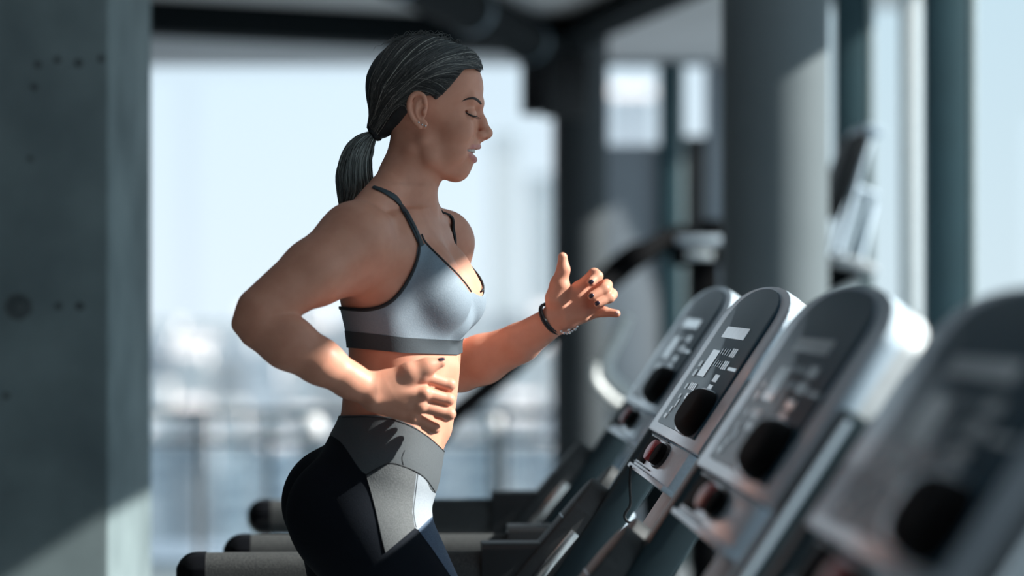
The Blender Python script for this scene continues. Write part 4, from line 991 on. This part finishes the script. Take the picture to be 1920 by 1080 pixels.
strands('lash_hair', [np.stack([p, p+np.array([1.2+i*0.6, -3.5, 3.0]), p+np.array([3.0+i*0.9, -6, 4.5+0.2*i])]) for i, p in enumerate(lp)], [0.55]*len(lp), [(0.005, 0.005, 0.006)]*len(lp), M['strand'], lash)
# teeth along the upper arch
V, Fc = [], []
for i in range(-6, 6):
    a0, a1 = (i+0.05)*0.21, (i+0.95)*0.21
    b0 = len(V); top, bot = 277.0, 286.6-0.25*abs(i+0.5)
    for a in (a0, (a0+a1)/2, a1):
        for (r1, vv) in ((0.0, top), (0.6, (top+bot)/2), (0.0, bot), (-3.0, bot), (-3.0, top)):
            V.append((869+(21.5+r1)*math.cos(a), (29+r1)*math.sin(a), vv))
    for j in (0, 1):
        for k in range(5): Fc.append((b0+j*5+k, b0+j*5+(k+1) % 5, b0+(j+1)*5+(k+1) % 5, b0+(j+1)*5+k))
np_mesh('teeth', loc(np.array(V)), np.array(Fc), M['tooth'], person)
def ball(name, c, r, m, parent, seg=10):
    bm = bmesh.new(); bmesh.ops.create_uvsphere(bm, u_segments=seg, v_segments=seg-2, radius=1.0); r = r if hasattr(r, '__len__') else (r, r, r)
    v = np.array([q.co[:] for q in bm.verts]); me_f = [[q.index for q in f.verts] for f in bm.faces]; bm.free()
    p = np.stack([c[0]+v[:, 0]*r[0], c[1]+v[:, 1]*r[1], c[2]+v[:, 2]*r[2]], 1); return pyd(name, loc(p), me_f, m, parent, True)
for q in raycast(HD, [(785, 229.5), (791.5, 234), (798, 236)]): ball('ear_stud', q-np.array([0, 1.0, 0]), 1.9, M['crystal'], person)
# ---- fingernails
def nail(prims, uv, r, m, ang=0.0, tilt=0.0):
    p, n = surf_line([uv], 0.1, prims); p, n = p[0], n[0]
    t = np.array([math.cos(ang), 0, math.sin(ang)]); t = t-n*(t@n); t /= np.linalg.norm(t); b = np.cross(n, t)
    V, Fc = [], []; N = 14
    for (s, h) in ((1.0, -0.8), (0.96, 0.5), (0.7, 1.2), (0.02, 1.6)):
        for k in range(N):
            a = 2*math.pi*k/N; ca, sa = math.cos(a), math.sin(a); ca = math.copysign(abs(ca)**0.75, ca); sa = math.copysign(abs(sa)**0.75, sa)
            V.append(p+t*r[0]*s*ca+b*r[1]*s*sa+n*(h-0.10*(r[1]*s*sa)**2/r[1]))
    for i in range(3):
        for k in range(N): Fc.append((i*N+k, i*N+(k+1) % N, (i+1)*N+(k+1) % N, (i+1)*N+k))
    return np_mesh('fingernail', loc(np.array(V)), np.array(Fc), m, person)
for uv, ang in (((1108.5, 528.5), 2.4), ((1108.5, 554.5), 2.6), ((1119.5, 568.5), 2.6)): nail(HANDF, uv, (5.4, 4.3), M['nail'], ang)
nail(HANDF, (1157, 586.5), (4, 3.4), M['nail_pale'], 0.1)
nail(HANDN+ARMN, (828, 673.5), (6.5, 4.0), M['nail'], -0.5)
# ---- bracelet on the far wrist
a = P(1046, 596, 196); b = P(985, 637, 240); ax = (a-b)/np.linalg.norm(a-b); c0 = P(1034, 598, 203)
e1 = np.cross(ax, [0, 1, 0]); e1 /= np.linalg.norm(e1); e2 = np.cross(ax, e1)
ring = [c0+(e1*math.cos(t)*32+e2*math.sin(t)*31.5) for t in np.linspace(0, 2*math.pi, 49)]
v, f = tube_data([loc(p) for p in ring], 3.2/S_, 8); br = pyd('bracelet', v, f, M['piping'], person, True)
v, f = tube_data([loc(p+ax*5.0+(p-c0)*0.01) for p in ring], 2.0/S_, 8); pyd('bracelet_cord', v, f, M['strap'], br, True)
for i, (u, v_) in enumerate(((1052, 621), (1057, 624), (1062.5, 625), (1068, 623.5), (1073, 620.5), (1078, 617), (1082, 612.5), (1066, 618.5))):
    ball('bracelet_bead', P(u, v_, 176+2*(i % 3)), 3.4 if i % 2 else 2.7, M['crystal'], br)
# ---- running shoes
M['shoe'] = mat('shoe_mesh', (0.10, 0.11, 0.12), 0.7, scale=400, bump=0.2); M['sole'] = mat('shoe_sole', (0.7, 0.7, 0.68), 0.6)
for (h, t, an) in (((905, -95, 2135), (1085, -95, 2142), (928, -95, 2065)), ((395, 90, 2010), (500, 90, 2128), (425, 90, 1950))):
    h, t, an = (np.array(x, float) for x in (h, t, an))
    pr = [cone(h, t, 42, 30, 14), cone(an, h, 40, 42, 16), cone(an, h*0.4+t*0.6, 36, 34, 18)]
    v, f = Grid(np.minimum(h, an)-70, np.maximum(t, an)+70, 6.0, pr).mesh(); sh = np_mesh('running_shoe', loc(v), f, M['shoe'], person)
    dd = (t-h)/np.linalg.norm(t-h); nn_ = np.array([-dd[2], 0, dd[0]]); Vv, Ff = [], []
    for i, x in enumerate(np.linspace(-0.22, 1.16, 14)):
        w_ = 40*math.sin(math.pi*min(1, (i+1.2)/15.4))**0.5
        for yy in (-w_, w_):
            for hh in (24, 40 if h[1] < 0 else 38): Vv.append(h+(t-h)*x+np.array([0, yy, 0])+nn_*hh)
    for i in range(13):
        q = i*4; Ff += [(q, q+4, q+5, q+1), (q+2, q+3, q+7, q+6), (q+1, q+5, q+7, q+3), (q, q+2, q+6, q+4)]
    Ff += [(0, 1, 3, 2), (52, 54, 55, 53)]
    np_mesh('shoe_sole', loc(np.array(Vv)), np.array(Ff), M['sole'], sh)
